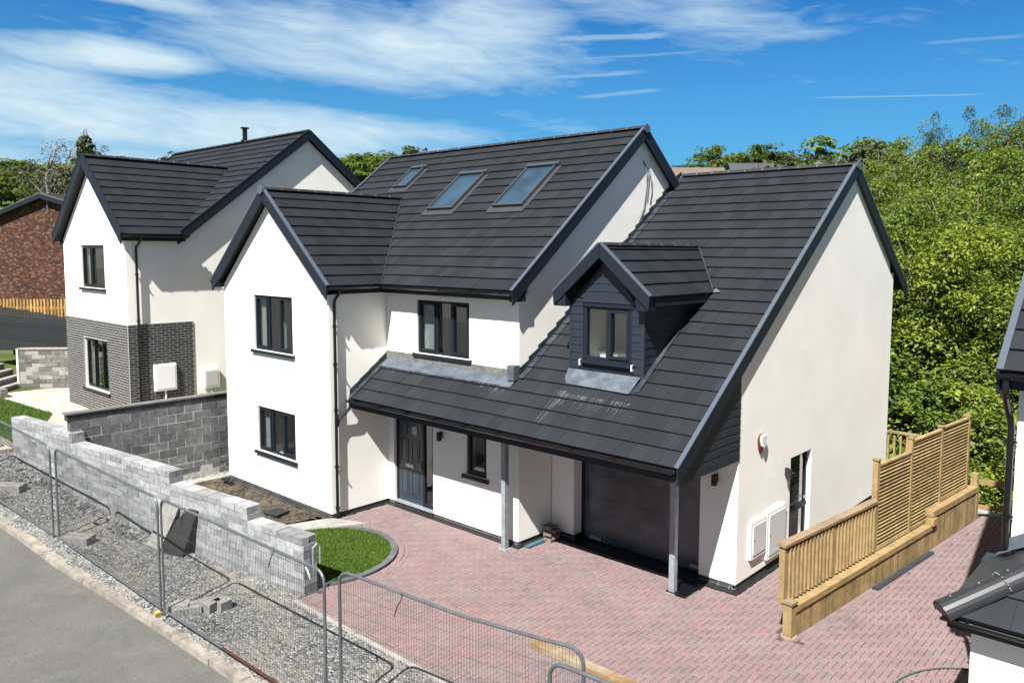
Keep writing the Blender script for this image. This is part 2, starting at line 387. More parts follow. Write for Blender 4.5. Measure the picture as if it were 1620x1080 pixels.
def roof_tiles(parent, P0, e, up, regions, name='roof_slope', gauge=.345, tw=.30, vmax=None, m=None, umin=None, umax=None, label=None):
    """courses of flat interlocking tiles clipped to convex regions (u along eave, v up the slope)"""
    P0 = Vector(P0); e = Vector(e).normalized(); up = Vector(up).normalized(); n = e.cross(up)
    if n.z < 0: n = -n
    b = MB(); rnd = random.Random(len(name)+int(P0.x*10)+int(P0.y*7))
    for reg in regions:
        pl = [hp(reg[i], reg[(i+1) % len(reg)]) for i in range(len(reg))]
        area = sum(reg[i][0]*reg[(i+1) % len(reg)][1]-reg[(i+1) % len(reg)][0]*reg[i][1] for i in range(len(reg)))
        if area < 0: reg = reg[::-1]; pl = [hp(reg[i], reg[(i+1) % len(reg)]) for i in range(len(reg))]
        us = [p[0] for p in reg]; vs = [p[1] for p in reg]
        # deck under the tiles
        b.add([P0+e*u+up*v+n*.004 for u, v in reg], [tuple(range(len(reg)))], 1)
        k0 = int(min(vs)//gauge); k1 = int(max(vs)//gauge)+1
        for k in range(k0, k1+1):
            off = (k % 2)*tw/2
            j0 = int((min(us)-off)//tw)-1; j1 = int((max(us)-off)//tw)+1
            for j in range(j0, j1+1):
                u0 = j*tw+off; u1 = u0+tw-.003; v0 = k*gauge; v1 = v0+gauge+.01
                poly = clip([(u0, v0), (u1, v0), (u1, v1), (u0, v1)], pl)
                if not poly: continue
                dz = rnd.uniform(-.002, .002); tl = rnd.uniform(-.002, .002)
                def hh(u, v): return .052 - .033*(v-v0)/gauge + dz + tl*(u-u0)/tw
                N = len(poly)
                top = [P0+e*u+up*v+n*hh(u, v) for u, v in poly]; bot = [P0+e*u+up*v+n*.010 for u, v in poly]
                b.add(top+bot, [tuple(range(N))]+[(i, (i+1) % N, N+(i+1) % N, N+i) for i in range(N)])
    o = b.build(name, [m or tile, deckm], parent, recalc=True)
    if label: o['label'] = label
    return o

def wall_panel(b, fr, outline, holes=(), t=.28, mi=0):
    """wall with openings: front face at n=0, back at n=-t; outline/holes in (u,z)"""
    polys = [outline]+[[(h[0], h[2]), (h[1], h[2]), (h[1], h[3]), (h[0], h[3])] for h in holes]
    flat = [p for q in polys for p in q]
    tri = tessellate_polygon([[Vector((p[0], p[1], 0)) for p in q] for q in polys])
    b.add([fr(p[0], 0, p[1]) for p in flat], tri, mi)
    b.add([fr(p[0], -t, p[1]) for p in flat], tri, mi)
    for q in polys:
        n = len(q)
        b.add([fr(p[0], 0, p[1]) for p in q]+[fr(p[0], -t, p[1]) for p in q], [(i, (i+1) % n, n+(i+1) % n, n+i) for i in range(n)], mi)

def window(parent, fr, u0, u1, z0, z1, lights, name='window', sill=True, rec=.045, bw=.055, fm=None, mull=.055, label=None, lower_bar=None):
    """lights: list of (fraction0, fraction1, opening)"""
    fm = fm or anth
    w = MB()
    w.box(u0, u1, -rec-.06, -rec, z0, z0+bw, fr).box(u0, u1, -rec-.06, -rec, z1-bw, z1, fr)
    w.box(u0, u0+bw, -rec-.06, -rec, z0+bw, z1-bw, fr).box(u1-bw, u1, -rec-.06, -rec, z0+bw, z1-bw, fr)
    iw = u1-u0-2*bw; panes = MB()
    for i, (a, c, op) in enumerate(lights):
        a0 = u0+bw+iw*a; a1 = u0+bw+iw*c
        if i: w.box(a0-mull/2, a0+mull/2, -rec-.06, -rec-.002, z0+bw, z1-bw, fr)
        x0 = a0+(mull/2 if i else 0); x1 = a1-(mull/2 if i < len(lights)-1 else 0); g0 = z0+bw; g1 = z1-bw
        if op:
            s = .05; q0, q1 = -rec-.05, -rec+.022
            w.box(x0, x1, q0, q1, g0, g0+s, fr).box(x0, x1, q0, q1, g1-s, g1, fr)
            w.box(x0, x0+s, q0, q1, g0+s, g1-s, fr).box(x1-s, x1, q0, q1, g0+s, g1-s, fr)
            w.box(x0+.04, x1-.04, q1, q1+.012, g1-s*.75, g1-s*.35, fr)
            x0 += s; x1 -= s; g0 += s; g1 -= s
        if lower_bar: w.box(x0, x1, -rec-.05, -rec+.004, lower_bar, lower_bar+.06, fr)
        panes.box(x0-.008, x1+.008, -rec-.036, -rec-.030, g0-.008, g1+.008, fr)
    o = w.build(name, fm, parent)
    if label: o['label'] = label
    if len(lights) > 1:
        cb = MB(); c0, c1 = lights[0][0], lights[0][1]; k_ = 14; zt_ = z1-.03
        for i in range(k_):
            ua = u0+bw+iw*c1*(i/k_)*.92; ub = u0+bw+iw*c1*((i+1)/k_)*.92; na = -rec-.12-.02*(i % 2)
            cb.add([fr(ua, na, z0+.03), fr(ub, -rec-.12-.02*((i+1) % 2), z0+.03), fr(ub, -rec-.12-.02*((i+1) % 2), zt_), fr(ua, na, zt_)], [(0, 1, 2, 3)])
        cb.build('curtain', curtain, o, recalc=False)
    panes.build('pane', glass, o)
    if sill:
        s = MB(); s.box(u0-.07, u1+.07, -rec, .07, z0-.075, z0-.012, fr); s.box(u0-.085, u0-.07, -rec*.2, .075, z0-.085, z0, fr); s.box(u1+.07, u1+.085, -rec*.2, .075, z0-.085, z0, fr)
        s.build('sill', fm, o)
    return o
def room(parent, fr, u0, u1, z0, z1, d=1.5, t=.281, blind=None):
    b = MB()
    q = [fr(u0, -t, z0), fr(u1, -t, z0), fr(u1, -t, z1), fr(u0, -t, z1), fr(u0, -t-d, z0), fr(u1, -t-d, z0), fr(u1, -t-d, z1), fr(u0, -t-d, z1)]
    b.add(q, [(4, 5, 6, 7), (0, 1, 5, 4), (3, 2, 6, 7), (0, 4, 7, 3), (1, 5, 6, 2)])
    if blind:
        a, c, e0, e1 = blind
        b.box(a, c, -t-.30, -t-.20, e0, e1, fr)
    return b.build('room_interior', room_m, parent, recalc=False)
def verge(parent, A, B, out, drop=.20, w=.10, h=.055, board=True, capm=None):
    """barge board with a dry-verge cap, painted lighter as its highlight, from A (low) to B (high); out = outward unit"""
    A = Vector(A); B = Vector(B); out = Vector(out); d = (B-A).normalized(); w = .05
    n = d.cross(out).normalized()
    if n.z < 0: n = -n
    b = MB()
    p = [A+n*h-out*w, A+n*h+out*.028, A+n*.026+out*.028, A+n*.026-out*w]
    b.prism(p, B-A)
    # ribs at the lapped joints of the cap
    L = (B-A).length; 
    o1 = b.build('verge_cap', capm or anth_l, parent)
    b = MB(); zz = Vector((0, 0, -drop/max(.3, n.z)))
    q = [A+n*.024+out*.020, A+n*.024-out*.012, A-n*.014-out*.012+zz, A-n*.014+out*.020+zz]
    b.prism(q, B-A)
    o2 = b.build('barge_board', anth, parent)
    return o1, o2
def gutter(parent, A, B, out, r=.070, m=None, brackets=True, name='gutter'):
    A = Vector(A); B = Vector(B); out = Vector(out); up = Vector((0, 0, 1)); b = MB()
    k = 8; pr = []
    for i in range(k+1):
        a = pi*i/k; pr.append((-cos(a)*r, -sin(a)*r*1.05))
    pi_ = [(x*.86, y*.86) for x, y in pr[::-1]]
    prof = [out*(x+r)+up*y for x, y in pr+pi_]
    N = len(prof); n2 = N//2
    vs = [A+p for p in prof]+[B+p for p in prof]
    fs = [(i, (i+1) % N, N+(i+1) % N, N+i) for i in range(N)]
    for o_ in (0, N):
        for i in range(n2-1): fs.append((o_+i, o_+i+1, o_+N-2-i, o_+N-1-i))
    b.add(vs, fs)
    L = (B-A).length; d = (B-A)/L
    if brackets:
        kk = max(1, int(L/.9))
        for i in range(kk+1):
            c = A+d*(L*(i+.3)/(kk+.6))
            q = [c+out*(x*1.12+r)+up*(y*1.12) for x, y in pr]+[c+out*(r*2.1)+up*.012, c+out*(-.004)+up*.012]
            b.prism(q, d*.035)
    o = b.build(name, m or black, parent); return o
def ridge(parent, A, B, r=.115, lift=.0, m=None, seg=.45, cap=False):
    A = Vector(A); B = Vector(B); L = (B-A).length; d = (B-A)/L; up = Vector((0, 0, 1)); s = d.cross(up).normalized(); up2 = s.cross(d)
    n = max(1, round(L/seg)); b = MB(); mos = []
    for i in range(n):
        a0 = A+d*(L*i/n+.006); a1 = A+d*(L*(i+1)/n-.006); k = 7
        ang = [radians(25+130*j/k) for j in range(k+1)]
        def P(c, rr): return [c+s*cos(a)*rr+up2*(sin(a)*rr-r*.62+lift) for a in ang]
        o0, o1, i0, i1 = P(a0, r), P(a1, r), P(a0, r*.85), P(a1, r*.85); N = k+1
        fs = [(j, j+1, N+j+1, N+j) for j in range(k)]+[(2*N+j, 2*N+j+1, 3*N+j+1, 3*N+j) for j in range(k)]
        fs += [(j, j+1, 2*N+j+1, 2*N+j) for j in range(k)]+[(N+j, N+j+1, 3*N+j+1, 3*N+j) for j in range(k)]
        fs += [(0, N, 3*N, 2*N), (k, N+k, 3*N+k, 2*N+k)]
        b.add(o0+o1+i0+i1, fs)
        if i:
            c0 = a0-d*.010; c1 = a0-d*.002
            q0, q1 = P(c0, r*1.015), P(c1, r*1.015)
            mo = MB(); mos.append(mo); mo.add(q0+q1, [(j, j+1, N+j+1, N+j) for j in range(k)])
    o = b.build('ridge_tiles', m or ridge_m, parent)
    for mo in mos: mo.build('mortar_joint', mortar, o)
    return o
def downpipe(parent, pts, r=.036, clips=(), fr=None, m=None, name='downpipe'):
    b = MB(); P = []
    pts = [Vector(p) for p in pts]
    for i, p in enumerate(pts):
        if 0 < i < len(pts)-1:
            a = (pts[i-1]-p); c = (pts[i+1]-p); q = min(.05, a.length*.4, c.length*.4)
            P += [p+a.normalized()*q, p+(a.normalized()+c.normalized())*q*.35, p+c.normalized()*q]
        else: P.append(p)
    b.tube(P, r, 10)
    for c in clips:
        c = Vector(c); b.tube([c+Vector((0, 0, -.03)), c+Vector((0, 0, .03))], r*1.28, 10)
        b.box(c.x-.07, c.x+.07, c.y-.015, c.y+.015, c.z-.012, c.z+.012)
    return b.build(name, m or black, parent, smooth=False)

def zf(x):
    P = [(-60, 4.5), (-30, 2.6), (-12, 1.2), (-9.5, 1.05), (-8.3, .85), (-7.65, .62), (-6, .36), (-4.2, .2), (-2, 0), (60, 0)]
    for (a, b), (c, d) in zip(P, P[1:]):
        if x <= c: return b+(d-b)*(x-a)/(c-a)
    return 0
def wy(x): return -3.03+.12*x      # line of the front boundary wall (front face)
def ky(x):                          # kerb, road side
    P = [(-60, -13.5), (-12, -6.6), (-4.6, -5.32), (-2.6, -5.13), (-.6, -5.0), (2.3, -4.85), (4.66, -4.77), (60, -4.4)]
    for (a, b), (c, d) in zip(P, P[1:]):
        if x <= c: return b+(d-b)*(x-a)/(c-a)
    return -4.4
def hill(x, y):
    D = (x-15)*-.66+(y+10)*.75; h = 0     # rises towards the north-west
    if D > 40: h = 1.2+.158*(min(D, 225)-40)
    return h

# ------------------------------------------------------------------ ground, road, verge
def setting():
    # terrain: one sheet to the horizon
    def axis(lo, hi, c0, c1, fine):
        a = []; v = c0
        while v <= c1: a.append(v); v += fine
        st = fine; v = c1
        while v < hi: st *= 1.13; v += st; a.append(min(v, hi))
        st = fine; v = c0
        while v > lo: st *= 1.13; v -= st; a.append(max(v, lo))
        return sorted(set(round(q, 4) for q in a))
    xs = axis(-900, 900, -24.4, 16, .8); xs += [-5.50, -5.42]; ys = axis(-500, 1000, -14, 16, .8)
    xs = sorted(set(xs)); b = MB(); rnd = random.Random(3)
    import mathutils.noise as mn
    def G(x, y):
        k = ky(x)
        if y < k+.3: z = zf(x)-.16
        elif y < wy(x)+1.0 and x < 4: z = zf(x)-.10 if x < -2 else -.15
        elif x < -5.45: z = 1.17+max(0, (-x-15))*.05
        else: z = -.22
        if y > 11: z = min(z, -.3-min(2.2, (y-11)*.35)) if x > -4 else z
        h = hill(x, y)
        if h > 0: z = max(z, h-.2+mn.noise(Vector((x*.03, y*.03, 0)))*1.4) if h > 1.25 else z
        return z
    for y in ys:
        for x in xs: b.v.append((x, y, G(x, y)))
    nx = len(xs)
    for j in range(len(ys)-1):
        for i in range(nx-1): b.f.append((j*nx+i, j*nx+i+1, (j+1)*nx+i+1, (j+1)*nx+i)); b.mi.append(0)
    struct(b.build('ground', MATS['hill'], smooth=True, origin=(0, 0, 0), recalc=False))
    # road
    b = MB(); X = [-60+i*.7 for i in range(150)]; n = 14
    for x in X:
        k = ky(x)+.012
        for j in range(n): b.v.append((x, k-j*.9, zf(x)-.10-.02*min(1, j)))
    for i in range(len(X)-1):
        for j in range(n-1): b.f.append((i*n+j, i*n+j+1, (i+1)*n+j+1, (i+1)*n+j)); b.mi.append(0)
    struct(b.build('road', MATS['asphalt'], origin=(0, 0, 0)))
    # kerb stones
    b = MB(); x = -40
    rnd = random.Random(5)
    while x < 30:
        x1 = x+.915; dz = rnd.uniform(-.006, .006); dy = rnd.uniform(-.008, .008)
        a0, a1 = ky(x)+dy, ky(x1)+dy
        z0, z1 = zf(x), zf(x1)
        w = .15 if x > -1 else .2
        b.hexa([(x+.004, a0, z0-.25), (x1-.004, a1, z1-.25), (x1-.004, a1+w, z1-.25), (x+.004, a0+w, z0-.25),
                (x+.004, a0+.02, z0+dz), (x1-.004, a1+.02, z1+dz), (x1-.004, a1+w, z1+dz), (x+.004, a0+w, z0+dz)])
        x = x1
    struct(b.build('kerb', conc_k, origin=(0, 0, 0)))
    # gravel verge: bumpy sheet
    b = MB(); X = [-26+i*.12 for i in range(int(45/.12))]; n = 16
    for x in X:
        y0 = ky(x)+.13; y1 = (wy(x)+.02) if x < 3.12 else -2.86
        if x < -8.3: y1 = wy(x)+.6
        for j in range(n):
            y = y0+(y1-y0)*j/(n-1)
            e = min(1, j/2)*.02
            b.v.append((x, y, zf(x)-.015+e+(rnd.random()-.5)*.022+(mn.noise(Vector((x*1.3, y*1.3, 0))))*.03+(.05 if j >= n-2 and x < 2 else 0)*(.5+mn.noise(Vector((x*3, y, 5))))))
    for i in range(len(X)-1):
        for j in range(n-1): b.f.append((i*n+j, i*n+j+1, (i+1)*n+j+1, (i+1)*n+j)); b.mi.append(0)
    o = b.build('gravel_verge', MATS['gravel'], origin=(0, 0, 0)); struct(o)
    # loose stones
    b = MB()
    def stone(x, y, z, r):
        a = rnd.random()*6.3; k = 5; v = []
        for i in range(k):
            t = a+2*pi*i/k; rr = r*rnd.uniform(.7, 1.25); v.append((x+cos(t)*rr, y+sin(t)*rr*.85, z))
        v.append((x+rnd.uniform(-.3, .3)*r, y+rnd.uniform(-.3, .3)*r, z+r*rnd.uniform(.6, 1.1)))
        h = r*.5
        v2 = [(p[0]*.8+x*.2, p[1]*.8+y*.2, z+h) for p in v[:k]]
        b.add(v[:k]+v2+[v[k]], [(i, (i+1) % k, k+(i+1) % k, k+i) for i in range(k)]+[(k+i, k+(i+1) % k, 2*k) for i in range(k)])
    for i in range(17000):
        x = rnd.uniform(-12, 9.5); y0 = ky(x)+.2; y1 = (wy(x)-.02) if x < 3.12 else -2.9
        y = rnd.uniform(y0, y1); r = rnd.choice((.008, .010, .013, .016, .021))
        stone(x, y, zf(x)-.004, r)
    for i in range(900):   # rubble at the foot of the wall
        x = rnd.uniform(-9, .5); y = wy(x)-abs(rnd.gauss(0, .14))-.02
        stone(x, y, zf(x), rnd.choice((.02, .03, .04, .06)) * (1.15 if x < -1.5 else .8))
    gm = mat('loose_grey_stone', (.2, .2, .2), .95, .2, islcols=[(0, (.05, .052, .056)), (.3, (.082, .084, .087)), (.55, (.12, .119, .115)), (.75, (.17, .166, .156)), (.9, (.24, .23, .21)), (.99, (.17, .12, .08))])
    o = b.build('loose_stones', gm, origin=(0, 0, 0), recalc=False)
    struct(tag(o, 'loose grey stones and rubble scattered over the verge', 'gravel'), 'stuff')
setting()

# ------------------------------------------------------------------ block paving
LC = (1.62, -1.42); LR = 1.46            # lawn circle centre and radius
def in_lawn(x, y, r): return hypot(x-LC[0], y-LC[1]) < r
def bed_line(x): return wy(x)+.3
def paving():
    rnd = random.Random(11); b = MB()
    def blk(cx, cy, w, h, rot=0, z=.0, c=.007):
        dz = rnd.uniform(-.002, .002)+z; tx = rnd.uniform(-.002, .002); g = .0035
        w = w/2-g; h = h/2-g; ca, sa = cos(rot), sin(rot)
        def P(x, y, zz): return (cx+x*ca-y*sa, cy+x*sa+y*ca, zz+tx*x/w)
        t = [P(-w+c, -h+c, dz), P(w-c, -h+c, dz), P(w-c, h-c, dz), P(-w+c, h-c, dz)]
        s = [P(-w, -h, dz-.010), P(w, -h, dz-.010), P(w, h, dz-.010), P(-w, h, dz-.010)]
        b.add(t+s, [(0, 1, 2, 3), (4, 5, 1, 0), (5, 6, 2, 1), (6, 7, 3, 2), (7, 4, 0, 3)])
    def ok(x, y):
        if y < -2.70 or y > 10.35 or x > 15.5 or x < .03: return False
        if x < 4.32 and y > 1.50: return False
        if x < 3.12 and y < wy(x)+.34: return False
        if 4.25 < x < 8.8 and y > (2.85 if 5.0 < x < 7.95 else 2.52): return False
        if x < 4.98 and y > 2.52: return False
        if x < 8.80 and y > 2.8: return False
        if in_lawn(x, y, LR+.28): return False
        if x < LC[0] and y < .55*(x-.0)-.35 and y < .3: return False
        fx = 10.05+.1*(y-1.7)
        if y > 1.6 and abs(x-(fx+.02)) < .14: return False
        if y > 1.6 and fx+.14 < x < fx+.26: return False
        if y > 5.2 and x < fx: return False
        if x > 13.25 and y > -1.05: return False
        return True
    w = .1
    for k in range(-60, 210):
        for m in range(-60, 60):
            x = (k+4*m)*w; y = k*w-3
            if not (-1 < x < 16): continue
            cx, cy = x+w, y+w/2
            if ok(cx, cy): blk(cx, cy, 2*w, w)
            cx, cy = x+w/2, y+2*w
            if ok(cx, cy): blk(cx, cy, w, 2*w)
    # double stretcher course beside the timber fence
    yy = 1.75
    while yy < 10.2:
        fx = 10.05+.1*(yy-1.7)
        for q in (.19, .29): blk(fx+q, yy+(.1 if q > .2 else 0), .2, .1, radians(84.3), z=.006)
        yy += .2
    # header ring round the lawn kerb
    for rr, L, H in ((LR+.20, .10, .13), (LR+.315, .2, .1)):
        n = int(2*pi*rr/(L+.001))
        for i in range(n):
            a = 2*pi*i/n; x = LC[0]+cos(a)*rr; y = LC[1]+sin(a)*rr
            if rr > LR+.25 or True:
                if (x > .55 or y > -.2) and y > wy(x)+.36 and not (x < LC[0]-.2 and y < .0) and y < 1.5:
                    blk(x, y, L, H, a+pi/2, z=.006)
    # front edge course
    x = 3.2
    while x < 15: blk(x, -2.76, .2, .1); x += .2
    o = b.build('block_paving', MATS['paver'], origin=(0, 0, 0), recalc=False); struct(o)
    s = MB(); s.add([(-.1, -2.85, -.011), (15.6, -2.85, -.011), (15.6, 10.45, -.011), (-.1, 10.45, -.011)], [(0, 1, 2, 3)])
    struct(s.build('paving_bed', joint, origin=(0, 0, 0)))
    s = MB(); x = 3.1
    while x < 15: s.box(x, min(x+.9, 15), -2.90, -2.815, -.2, rnd.uniform(.008, .016)); x += .905
    struct(s.build('edging_strip', conc, origin=(0, 0, 0)))
    # back edging
    s = MB(); s.box(10.7, 13.2, 10.35, 10.6, -.2, .05); struct(s.build('back_edging', conc, origin=(0, 0, 0)))
    # lawn kerb
    s = MB(); n = 36
    for i in range(n):
        a0, a1 = 2*pi*i/n+.004, 2*pi*(i+1)/n-.004; am = (a0+a1)/2
        x, y = LC[0]+cos(am)*LR, LC[1]+sin(am)*LR
        if (x < LC[0]-.1 and y < -.15) or y < wy(x)+.36: continue
        r0, r1 = LR-.01, LR+.125
        p = [(LC[0]+cos(a)*r, LC[1]+sin(a)*r) for a, r in ((a0, r0), (a1, r0), (a1, r1), (a0, r1))]
        s.hexa([(q[0], q[1], -.1) for q in p]+[(q[0], q[1], .045) for q in p])
    struct(s.build('lawn_kerb', kerbd, origin=(0, 0, 0)))
    # lawn
    xs = []
    for i in range(60):
        a = 2*pi*i/60; r = LR-.01; x, y = LC[0]+cos(a)*r, LC[1]+sin(a)*r
        xs.append((x, y))
    pl = [(-.12/1, 1, 0)]
    lp = clip(xs, [(.12, -1, 3.03-.3), ])      # behind the wall
    lp = clip(lp, [(-1, .0, -.18)])
    s = MB(); s.add([(p[0], p[1], .02) for p in lp], [tuple(range(len(lp)))]); struct(s.build('lawn', lawn_b, origin=(0, 0, 0)))
    b = MB()
    for i in range(26000):
        a = rnd.random()*2*pi; r = LR*sqrt(rnd.random())*.995; x, y = LC[0]+cos(a)*r, LC[1]+sin(a)*r
        if y < wy(x)+.32 or x < .2: continue
        h = rnd.uniform(.03, .065); t = rnd.random()*pi; dx, dy = cos(t)*.007, sin(t)*.007; lx, ly = rnd.uniform(-.03, .03), rnd.uniform(-.03, .03)
        b.add([(x-dx, y-dy, .018), (x+dx, y+dy, .018), (x+lx, y+ly, .018+h)], [(0, 1, 2)])
    struct(tag(b.build('grass', grassblade, origin=(0, 0, 0), recalc=False), 'short bright green lawn grass inside the curved kerb', 'grass'), 'stuff')
    # soil bed and concrete paths
    s = MB(); import mathutils.noise as mn
    P = [(-4.85, -3.25), (-.9, -2.82), (-.55, -1.4), (-.05, -.12), (-4.85, -.12)]
    pl = [hp(P[i], P[(i+1) % 5]) for i in range(5)]
    st = .09
    for i in range(56):
        for j in range(38):
            x, y = -5+i*st, -3.4+j*st
            q = clip([(x, y), (x+st, y), (x+st, y+st), (x, y+st)], pl)
            if q: s.add([(p[0], p[1], .02+.07*mn.noise(Vector((p[0]*1.7, p[1]*1.7, 1)))+.035*mn.noise(Vector((p[0]*8, p[1]*8, 2)))) for p in q], [tuple(range(len(q)))])
    struct(s.build('soil_bed', soil, origin=(0, 0, 0), recalc=False))
    cb = MB()
    for i in range(1500):
        x, y = rnd.uniform(-4.8, -.2), rnd.uniform(-3.2, -.2)
        if not clip([(x-.01, y-.01), (x+.01, y-.01), (x, y+.01)], pl): continue
        r = rnd.choice((.012, .018, .028, .04)); z = .03+.07*mn.noise(Vector((x*1.7, y*1.7, 1)))
        cb.add([(x-r, y-r*.8, z), (x+r, y-r*.7, z), (x+r*.8, y+r, z), (x-r*.6, y+r*.8, z), (x+rnd.uniform(-.4, .4)*r, y, z+r*.9)], [(0, 1, 4), (1, 2, 4), (2, 3, 4), (3, 0, 4)])
    struct(tag(cb.build('soil_clods', mat('soil_clod', (.06, .049, .037), 1, .1, isl=.5), origin=(0, 0, 0), recalc=False), 'small clods and stones on the bare soil bed', 'soil'), 'stuff')
    s = MB()
    s.prism([Vector(p) for p in ((-.9, -2.82, -.05), (.25, -2.7, -.05), (.25, -.9, -.05), (.9, .35, -.05), (.04, .0, -.05), (-.05, -.12, -.05), (-.5, -1.35, -.05))], Vector((0, 0, .075)))
    struct(s.build('concrete_path', conc, origin=(0, 0, 0)))
    s = MB(); s.box(-5.3, -4.86, -3.4, 3.5, -.05, .05); struct(s.build('side_path', conc, origin=(0, 0, 0)))
    # dark channel drain strips along walls are parts of the house
paving()
# terrain under the paving must stay below: handled by G()

# ------------------------------------------------------------------ house type shared by plot one and its neighbour
def wing(H, dx, dy, dz, brick=False, win=True, drop_left=True):
    """front gabled wing of the house H, placed at offset (dx,dy,dz)"""
    o = Vector((dx, dy, dz))
    x0, x1 = -4.80, 0.0
    fr = Fr(o, (1, 0, 0), (0, -1, 0))
    zr, ze, k2 = 7.50, 5.27, .854
    apex = (-2.39)
    return fr, x0, x1

def main_house():
    H = thing('detached_house', 'white rendered two storey house with dark tiled roof, in the middle of the photo', 'house', (0, 0, 0))
    k = .817; kz = 5.35; k2 = .854; ax = -2.39; za = 7.576
    # --- render walls
    b = MB()
    ff = Fr((0, 0, 0), (1, 0, 0), (0, -1, 0))
    w_up = (-3.28, -1.50, 3.62, 4.99); w_lo = (-3.22, -1.47, 1.05, 2.19)
    wall_panel(b, ff, [(-4.80, .10), (0, .10), (0, 5.20), (ax, 7.35), (-4.80, 5.20)], [w_up, w_lo])
    fs = Fr((0, 0, 0), (0, 1, 0), (1, 0, 0))                       # wing right side
    wall_panel(b, fs, [(.28, .10), (1.6, .10), (1.6, 5.25), (.28, 5.25)], t=.25)
    fm = Fr((0, 1.6, 0), (1, 0, 0), (0, -1, 0))
    w_m = (1.12, 2.86, 3.77, 4.99); w_d = (.22, 1.65, .10, 2.21); w_s = (2.76, 3.38, 1.24, 2.25)
    wall_panel(b, fm, [(.0, .10), (4.32, .10), (4.32, 5.25), (0, 5.25)], [w_m, w_d, w_s])
    # left side and back walls, plain
    fl = Fr((-4.8, 0, 0), (0, 1, 0), (-1, 0, 0))
    wall_panel(b, fl, [(.28, .1), (10.02, .1), (10.02, 5.4), (5.84, 8.85), (1.6, 5.4), (.28, 5.2)])
    fb = Fr((0, 10.3, 0), (1, 0, 0), (0, 1, 0)); wall_panel(b, fb, [(-4.8, .1), (4.32, .1), (4.32, 5.2), (-4.8, 5.2)])
    # main gable wall, right side (visible above the garage roof)
    fg = Fr((4.32, 0, 0), (0, 1, 0), (1, 0, 0))
    wall_panel(b, fg, [(1.88, .10), (10.02, .10), (10.02, 5.45), (5.84, 8.93), (1.88, 5.65)], t=.25)
    # garage: front pier left, right pier, side wall, back
    fp = Fr((0, 2.635, 0), (1, 0, 0), (0, -1, 0))
    wall_panel(b, fp, [(4.34, .13), (4.95, .13), (4.95, 3.6), (4.34, 3.6)], t=.42)
    wall_panel(b, fp, [(7.95, .13), (8.706, .13), (8.706, 4.15), (7.95, 4.15)], t=.42)
    wall_panel(b, fp, [(4.95, 2.35), (7.95, 2.35), (7.95, 4.1), (4.95, 4.1)], t=.30)
    fr_ = Fr((8.706, 0, 0), (0, 1, 0), (1, 0, 0)); kg = .7357
    w_sd = (4.86, 5.88, .08, 2.02)
    def zg(y): return 2.754+kg*(min(y, 7.717)-.498)-max(0, y-7.717)*kg
    wall_panel(b, fr_, [(3.055, .13), (10.42, .13), (10.42, zg(10.42)-.12), (7.717, zg(7.717)-.10), (3.055, zg(3.055)-.12)], [w_sd], t=.25)
    fbg = Fr((0, 10.70, 0), (1, 0, 0), (0, 1, 0)); wall_panel(b, fbg, [(4.35, .13), (8.706, .13), (8.706, 5.6), (4.35, 5.6)])
    W_ = b.build('wall', render_w, H)
    # plinth bricks below bell-cast
    b = MB(); rnd = random.Random(2)
    def plinth(fr, u0, u1, z0=-.1, z1=.095, rec=-.018):
        b.box(u0, u1, rec-.05, rec-.004, z0, z1+.01, fr, 1)
        z = z0
        while z < z1:
            u = u0-rnd.random()*.1
            while u < u1:
                a, c = max(u, u0), min(u+.215, u1)
                if c-a > .02: b.box(a, c, rec-.045, rec+rnd.uniform(0, .002), z, min(z+.065, z1), fr)
                u += .225
            z += .075
    plinth(ff, -4.8, 0); plinth(fs, 0, 1.6); plinth(fm, 0.0, 4.32); plinth(fr_, 2.64, 10.7, z1=.128); plinth(fp, 4.34, 4.95, z1=.128); plinth(fp, 7.95, 8.70, z1=.128)
    plinth(fg, 1.61, 2.63)
    b.build('plinth', [grey_brick, grey_mortar], H)
    dm = mat('dark_channel_drain', (.012, .013, .015), .5, .4, var=.2, vscale=8)
    b = MB(); b.box(.01, .08, .0, 1.6, -.05, .022); b.box(.02, 4.34, 1.49, 1.60, -.05, .0225); b.box(4.33, 4.40, 1.49, 2.6, -.05, .021); b.build('drain_channel', dm, H)
    b = MB(); b.box(8.715, 8.80, 2.54, 5.9, -.05, .022); b.box(7.93, 8.80, 2.50, 2.62, -.05, .024); b.build('drain_channel', dm, H)
    # --- roofs
    y0m = 1.30; ym_r = 5.838
    Lm = sqrt(1+k*k)
    vt = lambda y, yy=y0m, kk=k: (y-yy)*sqrt(1+kk*kk)
    S = .056
    rx0, rx1 = -5.20, 4.45
    R1 = roof_tiles(H, (0, y0m, kz-S), (1, 0, 0), (0, 1, k), [
        [(.22, 0), (rx1, 0), (rx1, vt(ym_r)), (ax, vt(ym_r)), (ax, vt(4.02))],
        [(rx0, 0), (-5.0, 0), (ax, vt(4.02)), (ax, vt(ym_r)), (rx0, vt(ym_r))]], name='main_roof')
    roof_tiles(H, (0, 10.376, kz-S), (1, 0, 0), (0, -1, k), [[(rx0, 0), (rx1, 0), (rx1, vt(ym_r)), (rx0, vt(ym_r))]], name='rear_roof')
    L2 = sqrt(1+k2*k2); wv = 2.61*L2; yb = 1.30
    # wing slopes: e = +Y for the right one
    def yv(v): return yb+(4.02-yb)*v/wv
    roof_tiles(H, (.22, 0, kz-S), (0, 1, 0), (-1, 0, k2), [[(-.20, 0), (yb, 0), (4.02, wv), (-.20, wv)]], name='wing_roof')
    roof_tiles(H, (-5.0, 0, kz-S), (0, 1, 0), (1, 0, k2), [[(-.20, 0), (yb, 0), (4.02, wv), (-.20, wv)]], name='wing_roof')
    # valley: narrow pale mortar lines
    b = MB()
    A, B = Vector((.22, 1.30, kz+.012)), Vector((ax, 4.02, za+.012))
